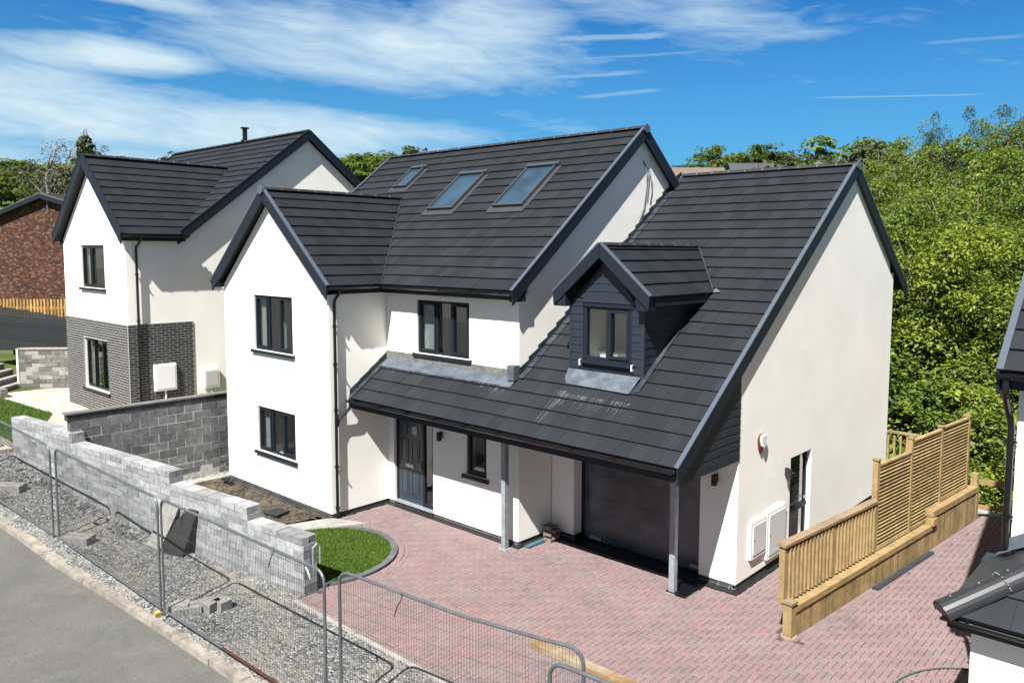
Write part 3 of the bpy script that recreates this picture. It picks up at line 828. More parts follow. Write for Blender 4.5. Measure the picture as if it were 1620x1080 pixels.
    b.tube([A, B], .011, 5)
    o = b.build('valley_joint', mat('valley_mortar', (.034, .034, .034), .9, .2, var=.2, vscale=9), H)
    # garage / lean-to slope
    yg0 = .498; zg0 = 2.754; yr = 7.717
    vg = lambda y: (y-yg0)*sqrt(1+kg*kg)
    roof_tiles(H, (0, yg0, zg0-S), (1, 0, 0), (0, 1, kg), [
        [(.06, 0), (4.335, 0), (4.335, vg(1.59)), (.06, vg(1.59))], [(4.335, 0), (5.45, 0), (5.45, vg(yr)), (4.335, vg(yr))], [(7.05, 0), (8.74, 0), (8.74, vg(yr)), (7.05, vg(yr))], [(5.45, 0), (7.05, 0), (7.05, vg(1.96)), (5.45, vg(1.96))], [(5.45, vg(4.1)), (7.05, vg(4.1)), (7.05, vg(yr)), (5.45, vg(yr))]], name='garage_roof',
        label='long dark tiled slope running from garage ridge down over the porch')
    roof_tiles(H, (0, 11.62, 8.065-kg*(11.62-yr)-S), (1, 0, 0), (0, -1, kg), [[(4.335, 0), (8.70, 0), (8.70, (11.62-yr)*sqrt(1+kg*kg)), (4.335, (11.62-yr)*sqrt(1+kg*kg))]], name='garage_rear_roof')
    # ridges
    ridge(H, (rx0+.05, ym_r, 9.045), (rx1-.03, ym_r, 9.045), lift=.0)
    ridge(H, (ax, -.19, za-.01), (ax, 3.98, za-.01))
    ridge(H, (4.36, yr, 8.055), (8.78, yr, 8.055))
    # verges
    for yy, s_ in ((y0m, 1), (10.376, -1)):
        verge(H, (rx1+.0, yy-s_*.04, kz-.03-S+.03), (rx1+.0, ym_r, 9.057-.03), (1, 0, 0))
        verge(H, (rx0, yy-s_*.04, kz-.03), (rx0, ym_r, 9.057-.03), (-1, 0, 0))
    verge(H, (.25, -.20, kz-.045), (ax, -.20, za-.02), (0, -1, 0)); verge(H, (-5.03, -.20, kz-.045), (ax, -.20, za-.02), (0, -1, 0))
    verge(H, (8.77, yg0-.03, zg0-.045), (8.77, yr, 8.065-.02), (1, 0, 0)); verge(H, (8.77, 11.62, 8.065-kg*(11.62-yr)-.02), (8.77, yr, 8.065-.02), (1, 0, 0))
    # gable end finials, small caps at the ridge ends
    for p, d in (((rx1+.03, ym_r, 9.03), (1, 0, 0)), ((ax, -.23, za-.03), (0, -1, 0)), ((8.80, yr, 8.04), (1, 0, 0))):
        p = Vector(p); d = Vector(d); s_ = d.cross(Vector((0, 0, 1))); b = MB()
        b.prism([p+s_*.11+Vector((0, 0, -.07)), p+s_*.12+Vector((0, 0, .02)), p+Vector((0, 0, .10)), p-s_*.12+Vector((0, 0, .02)), p-s_*.11+Vector((0, 0, -.07)), p+Vector((0, 0, -.13))], d*.03)
        b.build('ridge_end_cap', anth_l, H)
    # soffits, fascias and box ends
    b = MB()
    b.box(.0, .21, -.19, 1.30, 5.13, 5.15); b.box(.20, .222, -.19, 1.32, 5.13, 5.33)                 # wing right eave
    b.box(-5.0, -4.80, -.19, 1.3, 5.13, 5.15); b.box(-5.02, -4.998, -.19, 1.3, 5.13, 5.33)
    b.box(.2, 4.34, 1.32, 1.60, 5.13, 5.15); b.box(.2, 4.44, 1.30, 1.322, 5.13, 5.33)                # main front eave
    b.box(4.322, 4.455, 1.32, 1.66, 5.10, 5.32)                                                        # box end at the gable
    b.prism([Vector((.0, -.19, 5.13)), Vector((.222, -.19, 5.13)), Vector((.222, -.19, 5.33)), Vector((.0, -.19, 5.50))], Vector((0, .19, 0)))
    b.prism([Vector((-4.8, -.19, 5.13)), Vector((-5.02, -.19, 5.13)), Vector((-5.02, -.19, 5.33)), Vector((-4.8, -.19, 5.50))], Vector((0, .19, 0)))
    b.box(.06, 8.70, .515, .537, 2.50, 2.72); b.box(.06, 4.31, .537, 1.6, 2.48, 2.50); b.box(4.31, 8.70, .537, 2.64, 2.48, 2.50)
    # sloping soffits under the verges
    def soff(A, B, d): b.prism([Vector(A), Vector(B), Vector(B)+Vector(d), Vector(A)+Vector(d)], Vector((0, 0, -.012)))
    soff((4.322, 1.3, 5.17), (4.322, ym_r, 5.17+k*(ym_r-1.3)), (.125, 0, 0)); soff((4.322, 10.37, 5.17), (4.322, ym_r, 5.17+k*(ym_r-1.3)), (.125, 0, 0))
    soff((.0, -.19, 5.33), (ax, -.19, 7.38), (0, .188, 0)); soff((-4.8, -.19, 5.33), (ax, -.19, 7.38), (0, .188, 0))
    soff((8.71, 2.6, zg(2.6)-.14), (8.71, yr, 8.065-.14), (.0-.0+.001, 0, 0))
    b.build('fascia', anth, H)
    gutter(H, (.222, -.20, 5.305), (.222, 1.20, 5.305), (1, 0, 0)); gutter(H, (.22, 1.29, 5.30), (4.46, 1.29, 5.30), (0, -1, 0))
    gutter(H, (-5.02, 1.2, 5.30), (-5.02, -.2, 5.30), (-1, 0, 0)); gutter(H, (.05, .512, 2.70), (8.72, .512, 2.70), (0, -1, 0))
    # dark clad gable of the canopy overhang (right)
    b = MB(); X = 8.712
    n = 13
    for i in range(n):
        z0 = 2.50+i*.15; z1 = z0+.145
        def ys(z): return max(.55, .498+(z-2.754+.12)/kg)
        if ys(z0) > 2.60: break
        q = [(X-.02, ys(z0), z0), (X-.03, 2.632, z0), (X-.03, 2.632, z1), (X-.03, min(2.63, ys(z1)), z1)]
        b.prism([Vector(p) for p in q], Vector((.034, 0, 0)))
        b.prism([Vector((X+.004, ys(z0), z0)), Vector((X+.004, 2.632, z0)), Vector((X+.004, 2.632, z0+.10)), Vector((X+.004, min(2.63, ys(z0+.1)), z0+.1))], Vector((.008, 0, 0)))
    b.box(8.60, 8.722, .52, 2.632, 2.42, 2.515)
    b.build('clad_gable', anth_cl, H)
    # --- lead flashings
    b = MB()
    up = Vector((0, 1, kg)).normalized(); nn = Vector((0, -kg, 1)).normalized()
    def onr(x, v, h): return Vector((x, yg0, zg0-S))+up*v+nn*h
    rr = random.Random(4)
    top = vg(1.59); xq = [.08+i*(4.26/34) for i in range(35)]
    lo = [top-.27-rr.uniform(0, .02) for _ in xq]
    for i in range(34):
        b.add([onr(xq[i], lo[i], .062), onr(xq[i+1], lo[i+1], .062), onr(xq[i+1], top, .062), onr(xq[i], top, .062)], [(0, 1, 2, 3)])
    b.box(.03, .10, .62, 1.5, 2.9, 2.905)
    b.build('lead_flashing', lead, H); b = MB()
    # stepped soaker edge against the main gable, and against the wing side
    for i in range(21):
        y = 1.6+i*.29; z = zg0+kg*(y-yg0)
        b.prism([Vector((4.325, y, z-.0)), Vector((4.325, y+.30, z+.30*kg)), Vector((4.325, y+.30, z+.30*kg+.10)), Vector((4.325, y, z+.17))], Vector((.012+.004*(i % 2), 0, 0)))
    for i in range(20):
        v0 = top+i*.345+.0; 
        if v0+.33 < vg(yr): b.add([onr(4.34, v0, .062), onr(4.48, v0, .062), onr(4.48, v0+.33, .044), onr(4.34, v0+.33, .044)], [(0, 1, 2, 3)])
    b.build('lead_soakers', lead_s, H); b = MB()
    for i in range(4):
        y = .52+i*.28; z = zg0+kg*(y-yg0)
        b.prism([Vector((.004, y, z)), Vector((.004, y+.29, z+.29*kg)), Vector((.004, y+.29, z+.29*kg+.13)), Vector((.004, y, z+.15))], Vector((.012, 0, 0)))
    for i in range(4):
        v0 = i*.345; b.add([onr(.02, v0, .066), onr(.14, v0, .066), onr(.14, min(v0+.34, top), .05), onr(.02, min(v0+.34, top), .05)], [(0, 1, 2, 3)])
    b.build('lead_soakers', lead_s, H)
    b = MB(); b.box(4.16, 4.345, 1.42, 1.598, 3.50, 3.80); b.build('lead_corner', lead, H)
    b = MB(); b.box(.02, 1.2, 1.576, 1.598, 3.50, 3.73); b.box(1.2, 2.7, 1.573, 1.598, 3.50, 3.70); b.box(2.7, 4.18, 1.576, 1.598, 3.50, 3.69)
    b.build('wall_flashing', lead_old, H)
    # pale lead run-off streaks on the tiles, thin irregular films
    b = MB(); rr = random.Random(8)
    def streak(x, v1, L, w, lean=0):
        v0 = v1-L; seg = 5; P = []
        hh = lambda v: .0545-.033*((v % .345)/.345)
        n = max(2, int(L/.05))
        for i in range(n):
            va, vb = v1-L*i/n, v1-L*(i+1)/n; w0, w1 = w*(1-.8*i/n), w*(1-.8*(i+1)/n); xa, xb = x+lean*i/n, x+lean*(i+1)/n
            if int(va/.345) != int(vb/.345): continue
            b.add([onr(xa-w0, va, hh(va)), onr(xa+w0, va, hh(va)), onr(xb+w1, vb, hh(vb)), onr(xb-w1, vb, hh(vb))], [(0, 1, 2, 3)])
    for i in range(95):
        x = rr.uniform(.25, 4.2); streak(x, top-.27, rr.uniform(.03, .20)*(.55+.35*sin(x*1.9)), rr.uniform(.006, .022))
    for i in range(34): streak(rr.uniform(5.55, 7.2), 1.16, rr.uniform(.06, .36), rr.uniform(.005, .016))
    for i in range(7): streak(rr.uniform(5.42, 5.72), 1.22, rr.uniform(.6, 1.25), rr.uniform(.006, .013), lean=rr.uniform(-.05, .05))
    sm = mat('lime_streak', (.062, .066, .072), .85, .3, var=.3, vscale=20)
    struct(b.build('runoff_stain', sm, H, recalc=False), 'stuff')
    # tile specks
    # --- roof lights
    upm = Vector((0, 1, k)).normalized(); nm = Vector((0, -k, 1)).normalized(); Om = Vector((0, y0m, kz-S))
    def onm(x, v, h): return Om+Vector((x, 0, 0))+upm*v+nm*h
    def rbox(b, x0, x1, v0, v1, h0, h1): b.hexa([onm(x0, v0, h0), onm(x1, v0, h0), onm(x1, v1, h0), onm(x0, v1, h0), onm(x0, v0, h1), onm(x1, v0, h1), onm(x1, v1, h1), onm(x0, v1, h1)])
    for x0, x1, ya, yb_, lab in ((-3.25, -2.66, 4.42, 5.14, 'small roof window left of the two large ones'), (-.68, .28, 3.50, 4.70, 'middle roof window of the three'), (1.72, 2.68, 3.50, 4.76, 'roof window nearest the main gable')):
        v0, v1 = vt(ya), vt(yb_); t = .05; b = MB()
        rbox(b, x0, x1, v0, v0+t, .03, .13); rbox(b, x0, x1, v1-t*1.2, v1, .03, .16); rbox(b, x0, x0+t, v0+t, v1-t*1.2, .03, .13); rbox(b, x1-t, x1, v0+t, v1-t*1.2, .03, .13)
        rbox(b, x0-.05, x1+.05, v1-.02, v1+.09, .03, .135)
        o = b.build('roof_window', sky_fr, H); o['label'] = lab
        g_ = MB(); rbox(g_, x0+t-.005, x1-t+.005, v0+t-.005, v1-t*1.2+.005, .08, .09); g_.build('pane', glossblue, o)
        f_ = MB(); rbox(f_, x0-.12, x1+.12, v0-.19, v0-.002, .04, .058); rbox(f_, x0-.13, x0-.002, v0, v1, .035, .054); rbox(f_, x1+.002, x1+.13, v0, v1, .035, .054)
        f_.build('flashing_apron', mat('roof_window_apron', (.026, .028, .031), .6, .4, var=.2), o)
    # --- windows and door
    L3 = [(0, .345, True), (.345, .655, False), (.655, 1, True)]
    window(H, ff, *w_up, L3); window(H, ff, *w_lo, L3); window(H, fm, *w_m, [(0, .36, True), (.36, .66, False), (.66, 1, True)])
    window(H, fm, *w_s, [(0, 1, True)], label='narrow black window beside the front door', fm=black, bw=.04)
    room(H, ff, -4.4, -.5, .15, 2.45, blind=(-3.3, -2.75, .9, 2.3)); room(H, ff, -4.4, -.5, 2.9, 5.12, blind=(-3.4, -2.75, 3.2, 5.1)); room(H, fm, .35, 4.0, 3.0, 5.12, blind=(1.05, 1.55, 3.6, 5.0)); room(H, fm, .3, 4.0, .11, 2.4, 2.2)
    # door with sidelight
    d0, d1 = .22, 1.65; zt = 2.21
    b = MB(); b.box(d0, d1, -.16, -.08, zt-.06, zt, fm); b.box(d0, d0+.06, -.16, -.08, .13, zt-.06, fm); b.box(1.18, 1.25, -.16, -.08, .13, zt-.06, fm); b.box(d1-.05, d1, -.16, -.08, .13, zt-.06, fm)
    b.box(1.25, d1-.05, -.155, -.085, .13, .20, fm)
    b.build('door_frame', anth, H)
    b = MB(); b.box(d0, d1, -.16, .03, .10, .13, fm); b.build('door_threshold', galv, H)
    b = MB(); b.box(1.25, 1.60, -.125, -.118, .20, zt-.06, fm); b.build('sidelight_pane', glass, H)
    b = MB(); b.box(d0+.06, 1.18, -.15, -.10, .13, zt-.06, fm)
    for u0, u1 in ((.38, .66), (.77, 1.05)):
        for z0, z1 in ((.30, .92), (1.10, 1.66)):
            t = .022
            b.box(u0, u1, -.10, -.088, z0, z0+t, fm).box(u0, u1, -.10, -.088, z1-t, z1, fm).box(u0, u0+t, -.10, -.088, z0+t, z1-t, fm).box(u1-t, u1, -.10, -.088, z0+t, z1-t, fm)
            b.box(u0+.06, u1-.06, -.10, -.092, z0+.06, z1-.06, fm)
    D = b.build('front_door', mat('dark_door_blue', (.020, .028, .038), .35, .5, var=.15, vscale=6), H)
    for u0, u1 in ((.44, .62), (.80, .98)):
        b = MB(); b.box(u0, u1, -.10, -.09, 1.78, 1.98, fm); b.build('door_glazing', glossblue, D)
    b = MB(); b.box(.56, .86, -.10, -.08, .98, 1.06, fm); b.build('letterbox', mat('letterbox_steel', (.35, .34, .30), .35, .5, metal=.4), D)
    b = MB(); b.box(1.10, 1.13, -.10, -.06, 1.0, 1.18, fm); b.box(1.0, 1.13, -.065, -.045, 1.11, 1.13, fm); b.build('handle', galv, D)
    # side door (glazed) in right wall
    b = MB(); u0, u1, z0, z1 = w_sd
    b.box(u0, u1, -.16, -.09, z1-.07, z1, fr_); b.box(u0, u0+.07, -.16, -.09, z0, z1-.07, fr_); b.box(u1-.07, u1, -.16, -.09, z0, z1-.07, fr_); b.box(u0+.07, u1-.07, -.16, -.09, z0, z0+.10, fr_); b.box(u0+.07, u1-.07, -.15, -.085, .80, .90, fr_)
    o = b.build('side_door', anth, H)
    b = MB(); b.box(u0+.07, u1-.07, -.13, -.12, z0+.1, z1-.07, fr_); b.build('pane', glass, o)
    b = MB(); b.box(5.75, 5.78, -.09, -.04, 1.0, 1.03, fr_); b.box(5.66, 5.78, -.05, -.035, 1.0, 1.02, fr_); b.build('handle', galv, o)
    room(H, fr_, 4.5, 6.3, .09, 2.3, 2.2, t=.251)
    b = MB()
    for i in range(30): b.box(4.93, 5.8, -.20, -.17, .5+i*.05, .5+i*.05+.030, fr_)
    b.build('venetian_blind', mat('olive_blind', (.16, .16, .12), .7), o)
    # garage door with panel joints
    b = MB(); b.box(4.96, 7.94, -.34, -.28, .02, 2.40, fp)
    for z in (.50, .98, 1.46, 1.94): b.box(4.96, 7.94, -.28, -.275, z, z+.008, fp)
    g_ = b.build('garage_door', garage_m, H)
    b = MB(); b.box(4.95, 5.02, -.40, -.26, .02, 2.40, fp); b.box(7.88, 7.95, -.40, -.26, .02, 2.4, fp); b.box(4.95, 7.95, -.27, -.25, -.02, .035, fp); b.build('garage_frame', black, g_)
    b = MB(); b.box(5.2, 5.5, -.27, -.23, .06, .13, fp); b.box(7.62, 7.9, -.27, -.23, .10, .17, fp); b.build('floor_bracket', galv, g_)
    b = MB(); b.box(4.95, 7.95, -.26, .06, -.004, .012, fp); b.box(4.93, 7.97, .06, .15, -.004, .02, fp); b.build('threshold_drain', black, H)
    # posts
    for x, y, z1 in ((4.19, 1.33, 2.55), (7.87, 1.87, 2.55)):
        b = MB(); b.box(x-.055, x+.055, y-.055, y+.055, .0, z1)
        b.box(x-.09, x+.09, y-.09, y+.09, -.01, .012)
        o = b.build('canopy_post', galv, H)
    b = MB(); b.box(7.87-.10, 7.87+.30, 1.80, 2.48, -.004, .03); b.build('post_channel', black, H)
    # dormer
    yf = 1.93; fd = Fr((0, yf, 0), (1, 0, 0), (0, -1, 0)); x0, x1 = 5.42, 7.12; xa = 6.27
    ksd = (6.25-5.34)/1.08
    D = MB(); zb = 3.70
    def board(b, fr, outl, z0, z1):     # shiplap boards clipped to a polygon
        n = int((z1-z0)/.15)+1
        pl = [hp(outl[i], outl[(i+1) % len(outl)]) for i in range(len(outl))]
        for i in range(n):
            a = z0+i*.15
            q = clip([(-50, a), (50, a), (50, a+.147), (-50, a+.147)], pl)
            if q: b.prism([fr(p[0], 0, p[1]) for p in q], fr.n*.014)
            q = clip([(-50, a), (50, a), (50, a+.112), (-50, a+.112)], pl)
            if q: b.prism([fr(p[0], .014, p[1]) for p in q], fr.n*.010)
    wd = (x0+.34, x1-.27, 4.04, 5.06)
    wall_panel(D, fd, [(x0, zb), (x1, zb), (x1, 5.20), (xa, 5.95), (x0, 5.20)], [wd], t=.12)
    dorm = D.build('dormer', anth, H); dorm['label'] = 'dark clad dormer on the garage roof'
    b = MB()
    board(b, fd, [(x0, zb), (wd[0]-.03, zb), (wd[0]-.03, 5.22), (x0, 5.22)], zb, 5.2); board(b, fd, [(wd[1]+.03, zb), (x1, zb), (x1, 5.22), (wd[1]+.03, 5.22)], zb, 5.2)
    board(b, fd, [(x0+.2, 5.2), (x1-.2, 5.2), (xa, 5.98)], 5.2, 6.0)
    fdr = Fr((x1, 0, 0), (0, 1, 0), (1, 0, 0)); board(b, fdr, [(yf, 3.75), (4.2, 5.42), (yf, 5.42)], 3.75, 5.5)
    fdl = Fr((x0, 0, 0), (0, 1, 0), (-1, 0, 0)); board(b, fdl, [(yf, 3.75), (4.2, 5.42), (yf, 5.42)], 3.75, 5.5)
    for x in (x0, x1):
        b.box(x-.03, x+.03, yf-.03, yf+.03, zb, 5.2)
        s_ = -1 if x == x0 else 1
        b.prism([Vector((x, yf, 3.75)), Vector((x, 4.2, 5.42)), Vector((x, yf, 5.42))], Vector((-s_*.1, 0, 0)))
    b.box(x0+.0, x1, yf-.035, yf-.022, 5.14, 5.20)
    b.build('cladding', anth_cl, dorm)
    wo = MB(); u0, u1, z0, z1 = wd
    rc = .02
    wo.box(u0-.05, u1+.05, -.02, .035, z1, z1+.06, fd); wo.box(u0, u1, -.08, .0, z0, z0+.05, fd); wo.box(u0, u1, -.08, .0, z1-.05, z1, fd)
    wo.box(u0-.05, u0+.05, -.08, .01, z0, z1, fd); wo.box(u1-.05, u1+.05, -.08, .01, z0, z1, fd); mid = (u0+u1)/2
    wo.box(mid-.035, mid+.035, -.08, .005, z0+.05, z1-.05, fd)
    q0, q1 = mid+.035, u1-.05
    for a in (q0, q1-.05): wo.box(a, a+.05, -.07, .025, z0+.05, z1-.05, fd)
    for a in (z0+.05, z1-.10): wo.box(q0+.05, q1-.05, -.07, .025, a, a+.05, fd)
    wo.box(u0-.08, u1+.08, -.02, .07, z0-.08, z0-.02, fd)
    wo.build('window_frame', anth, dorm)
    b = MB(); b.box(u0+.05, mid-.035, -.05, -.044, z0+.05, z1-.05, fd); b.box(q0+.05, q1-.05, -.05, -.044, z0+.1, z1-.1, fd); b.build('pane', glass, dorm)
    b = MB(); q = [fd(x0+.13, -.121, 3.95), fd(x1-.13, -.121, 3.95), fd(x1-.13, -.121, 5.15), fd(x0+.13, -.121, 5.15), fd(x0+.13, -1.3, 3.95), fd(x1-.13, -1.3, 3.95), fd(x1-.13, -1.3, 5.15), fd(x0+.13, -1.3, 5.15)]
    b.add(q, [(4, 5, 6, 7), (0, 1, 5, 4), (3, 2, 6, 7), (0, 4, 7, 3), (1, 5, 6, 2)]); b.build('interior_lining', room_m, dorm, recalc=False)
    b = MB()
    for u in (u0-.09, u1+.04): b.box(u, u+.035, .02, .078, z0-.13, z0-.01, fd)
    b.build('sill_end_clip', cream, dorm)
    b = MB(); hw = 1.09; zl = 5.335; ys0 = 1.70
    vL = sqrt(hw*hw+(6.25-zl)**2)
    # right slope: valley from (x eave, y where z meets garage plane) to ridge back
    ye_ = yg0+(zl-zg0)/kg; yr_ = yg0+(6.25-zg0)/kg
    roof_tiles(dorm, (xa+hw, 0, zl-S), (0, 1, 0), (-hw, 0, 6.25-zl), [[(ys0, 0), (ye_, 0), (yr_, vL), (ys0, vL)]], name='dormer_roof', gauge=.33)
    roof_tiles(dorm, (xa-hw, 0, zl-S), (0, 1, 0), (hw, 0, 6.25-zl), [[(ys0, 0), (ye_, 0), (yr_, vL), (ys0, vL)]], name='dormer_roof', gauge=.33)
    ridge(dorm, (xa, ys0+.02, 6.245), (xa, yr_-.05, 6.245), r=.10, seg=.5)
    for s_ in (-1, 1):
        A = Vector((xa+s_*(hw+.02), ys0, zl-.04)); B = Vector((xa, ys0, 6.25-.015))
        verge(dorm, A, B, (0, -1, 0), drop=.17)
        b.prism([Vector((xa+s_*(hw), ys0+.005, 5.05)), Vector((xa+s_*(hw), ys0+.005, 5.30)), Vector((xa+s_*(hw-.27), ys0+.005, 5.50)), Vector((xa+s_*(hw-.27), ys0+.005, 5.05))], Vector((0, .22, 0)))
        b.box(min(xa+s_*(hw-.28), xa+s_*hw), max(xa+s_*(hw-.28), xa+s_*hw), ys0+.2, 3.9, 5.12, 5.27)
        b.prism([A+Vector((-s_*.06, .01, -.10)), B+Vector((0, .01, -.12)), B+Vector((0, .20, -.12)), A+Vector((-s_*.06, .20, -.10))], Vector((0, 0, -.012)))
    b.build('fascia', anth, dorm)
    b = MB(); b.tube([(xa+hw+.02, ye_-.05, zl+.03), (xa+.03, yr_-.03, 6.26)], .013, 5); b.build('valley_joint', MATS['valley_mortar'], dorm)
    b = MB()
    b.add([onr(x0-.02, vg(yf)-.0, .085), onr(x1-.02, vg(yf)-.0, .085), onr(x1-.06, vg(yf)-.42, .062), onr(x0+.16, vg(yf)-.38, .062), onr(x0+.02, vg(yf)-.22, .062)], [(0, 1, 2, 3, 4)])
    b.add([onr(xa+hw-.02, vg(3.97), .066), onr(xa+hw+.20, vg(4.0), .066), onr(xa+hw+.03, vg(4.09), .066)], [(0, 1, 2)])
    b.build('lead_apron', lead, dorm); b = MB()
    b.add([onr(x1+.01, vg(yf)-.35, .064), onr(x1+.12, vg(yf)-.35, .064), onr(x1+.12, vg(3.9), .064), onr(x1+.01, vg(3.9), .064)], [(0, 1, 2, 3)]); b.build('cheek_soaker', lead_s, dorm)
    # --- pipes
    downpipe(H, [(.11+.17, .10, 5.24), (.28, .10, 5.16), (.075, .10, 4.98), (.075, .10, .03)], clips=[(.075, .10, z) for z in (4.4, 3.55, 2.5, 1.2, .25)])
    downpipe(H, [(.14, .45, 2.66), (.14, .42, 2.50), (.085, .16, 2.30), (.075, .12, 2.12)])
    b = MB(); b.tube([(.20, .52, 2.655), (.03, .52, 2.655)], .075, 10); b.build('gutter_stop_end', black, H)
    # --- lights, alarm, meter boxes
    def lampfit(fr, u, z):
        b = MB(); b.box(u-.03, u+.03, 0, .05, z-.06, z+.08, fr); b.box(u-.04, u+.04, .05, .13, z-.12, z+.07, fr); o = b.build('wall_light', blackm, H)
        b = MB(); b.box(u-.028, u+.028, .062, .118, z-.123, z-.12, fr); b.build('lamp_lens', cream, o)
    lampfit(fm, 1.96, 1.98); lampfit(fp, 8.28, 2.02); lampfit(fr_, 4.62, 1.80)
    def rbx(b, fr, u0, u1, n0, n1, z0, z1, c=.02):
        b.prism([fr(u0+c, n0, z0), fr(u1-c, n0, z0), fr(u1, n0, z0+c), fr(u1, n0, z1-c), fr(u1-c, n0, z1), fr(u0+c, n0, z1), fr(u0, n0, z1-c), fr(u0, n0, z0+c)], fr.n*(n1-n0))
    for u0, u1, z0, z1 in ((3.15, 3.70, .50, 1.10), (3.82, 4.56, .30, 1.13)):
        b = MB(); rbx(b, fr_, u0-.06, u1+.04, 0, .05, z0-.05, z1+.05); o = b.build('meter_box', upvc, H)
        b = MB(); rbx(b, fr_, u0+.03, u1-.02, .05, .062, z0+.02, z1-.02, .015); b.build('meter_door', mat('meter_door_grey', (.50, .50, .48), .5), o)
        b = MB(); b.box(u0+.07, u0+.09, .062, .066, (z0+z1)/2-.02, (z0+z1)/2+.02, fr_); b.build('key_slot', blackm, o)
    b = MB(); U0, Z0 = 3.46, 2.60
    q = [(-.10, .10), (-.02, .15), (.10, .145), (.105, .04), (.05, -.11), (.0, -.16), (-.06, -.11), (-.105, .02)]
    b.prism([fr_(U0+u, 0, Z0+z*1.2-.02) for u, z in q], fr_.n*.035); o = b.build('alarm_box', red_pl, H)
    b = MB(); b.prism([fr_(U0+.02+u*.86, .035, Z0+.03+z*.8) for u, z in q], fr_.n*.05); b.build('alarm_cover', upvc, o)
    b = MB()
    rnd = random.Random(1)
    for r_ in range(5):
        for c_ in range(3):
            if rnd.random() < .75: b.box(U0-.05+c_*.05, U0-.02+c_*.05, .085, .087, Z0+.12-r_*.035, Z0+.135-r_*.035, fr_)
    b.build('alarm_print', mat('faint_blue_print', (.10, .11, .25), .6), o)
    # loose cable on main gable
    b = MB()
    b.tube([(4.33, 5.93, 8.28), (4.36, 6.05, 8.1), (4.34, 6.1, 7.7), (4.34, 6.0, 7.2), (4.35, 5.75, 6.9)], .010, 5)
    b.tube([(4.33, 5.93, 8.28), (4.37, 6.22, 8.0), (4.34, 6.32, 7.6), (4.34, 6.25, 7.3)], .010, 5)
    b.tube([(4.33, 5.93, 8.28), (4.36, 6.15, 8.1), (4.34, 6.18, 7.8), (4.34, 6.12, 7.35)], .008, 5)
    b.build('loose_cable', mat('grey_cable', (.16, .16, .16), .6), H)
    return H
main_house()

# ------------------------------------------------------------------ masonry helpers
def block_run(b, fr, u0, u1, z0, z1, bl, bh, depth, rnd, jt=.010, rough=.004, mi=0, zbase=None):
    """courses of real blocks with mortar gaps on a wall frame, from n=0 back to n=-depth"""
    r = 0; z = z0
    while z < z1-.02:
        zt = min(z+bh, z1); u = u0-(bl/2 if r % 2 else 0)
        while u < u1:
            a, c = max(u, u0), min(u+bl, u1); u += bl
            if c-a < .04: continue
            if zbase is not None and zt < zbase(a)-.02: continue
            n = rnd.uniform(-rough, rough); q = jt/2
            b.box(a+(q if a > u0 else 0), c-(q if c < u1 else 0), -depth, n, z+q, zt-q*.6, fr, mi)
        z += bh; r += 1

def front_wall():
    rnd = random.Random(21); s = sqrt(1+.12*.12)
    fr = Fr((0, -3.03, 0), (1, .12, 0), (.12, -1, 0)); X = lambda x: x*s
    W_ = thing('boundary_wall', 'stepped pale concrete block wall between gravel verge and front garden', 'wall', (-2.5, wy(-2.5)+.15, 0))
    zb = lambda u: zf(u/s)-.15
    b = MB(); segs = [(-8.32, -5.15, 1.78), (-5.15, -1.06, 1.55), (-1.06, 1.52, 1.30), (1.52, 3.10, 1.05)]
    # mortar core
    for x0, x1, zt in segs: b.box(X(x0)+.01, X(x1)-.01, -.29, -.006, -.3, zt-.02, fr, 1)
    bh = .125
    for x0, x1, zt in segs:
        z0 = 1.05-bh*9
        block_run(b, fr, X(x0), X(x1), z0, zt, .445, bh, .14, rnd, zbase=zb, jt=.014, rough=.006)
        block_run(b, fr, X(x0)+.0, X(x1), z0, zt-bh, .445, bh, .14, random.Random(5), zbase=zb) if False else None
        # rear skin and wide top blocks
        z = zt
        u = X(x0)
        while u < X(x1)-.02:
            c = min(u+.445, X(x1)); b.box(u+.006, c-.006, -.302, -.141, zt-bh*2+.006, zt-bh-.006, fr); b.box(u+.006, c-.006, -.302+rnd.uniform(-.004, .004), .006+rnd.uniform(-.004, .006), zt-bh+.006, zt+rnd.uniform(-.003, .003), fr); u = c
        b.box(X(x0)+.01, X(x1)-.01, -.295, -.13, zt-bh*2+.01, zt-bh, fr, 1)
    # end face at the drive: blocks seen end-on
    z = 1.05-bh*9; k = 0
    while z < 1.05-bh-.01:
        b.box(X(3.10)-.2, X(3.10)+.012, -.155 if k % 2 else -.295, -.008, z+.007, z+bh-.005, fr)
        if k % 2: b.box(X(3.10)-.2, X(3.10)+.010, -.295, -.165, z+.007, z+bh-.005, fr)
        z += bh; k += 1
    for x0, zt, zl in ((-5.15, 1.78, 1.55), (-1.06, 1.55, 1.30), (1.52, 1.30, 1.05)):
        b.box(X(x0)-.2, X(x0)+.010, -.297, .004, zl+.006, zl+bh-.006, fr)
    mo = mat('pale_mortar', (.24, .235, .22), .95, .2, var=.2, vscale=10, bump=.5)
    b.build('blockwork', [block_l, mo], W_)
front_wall()

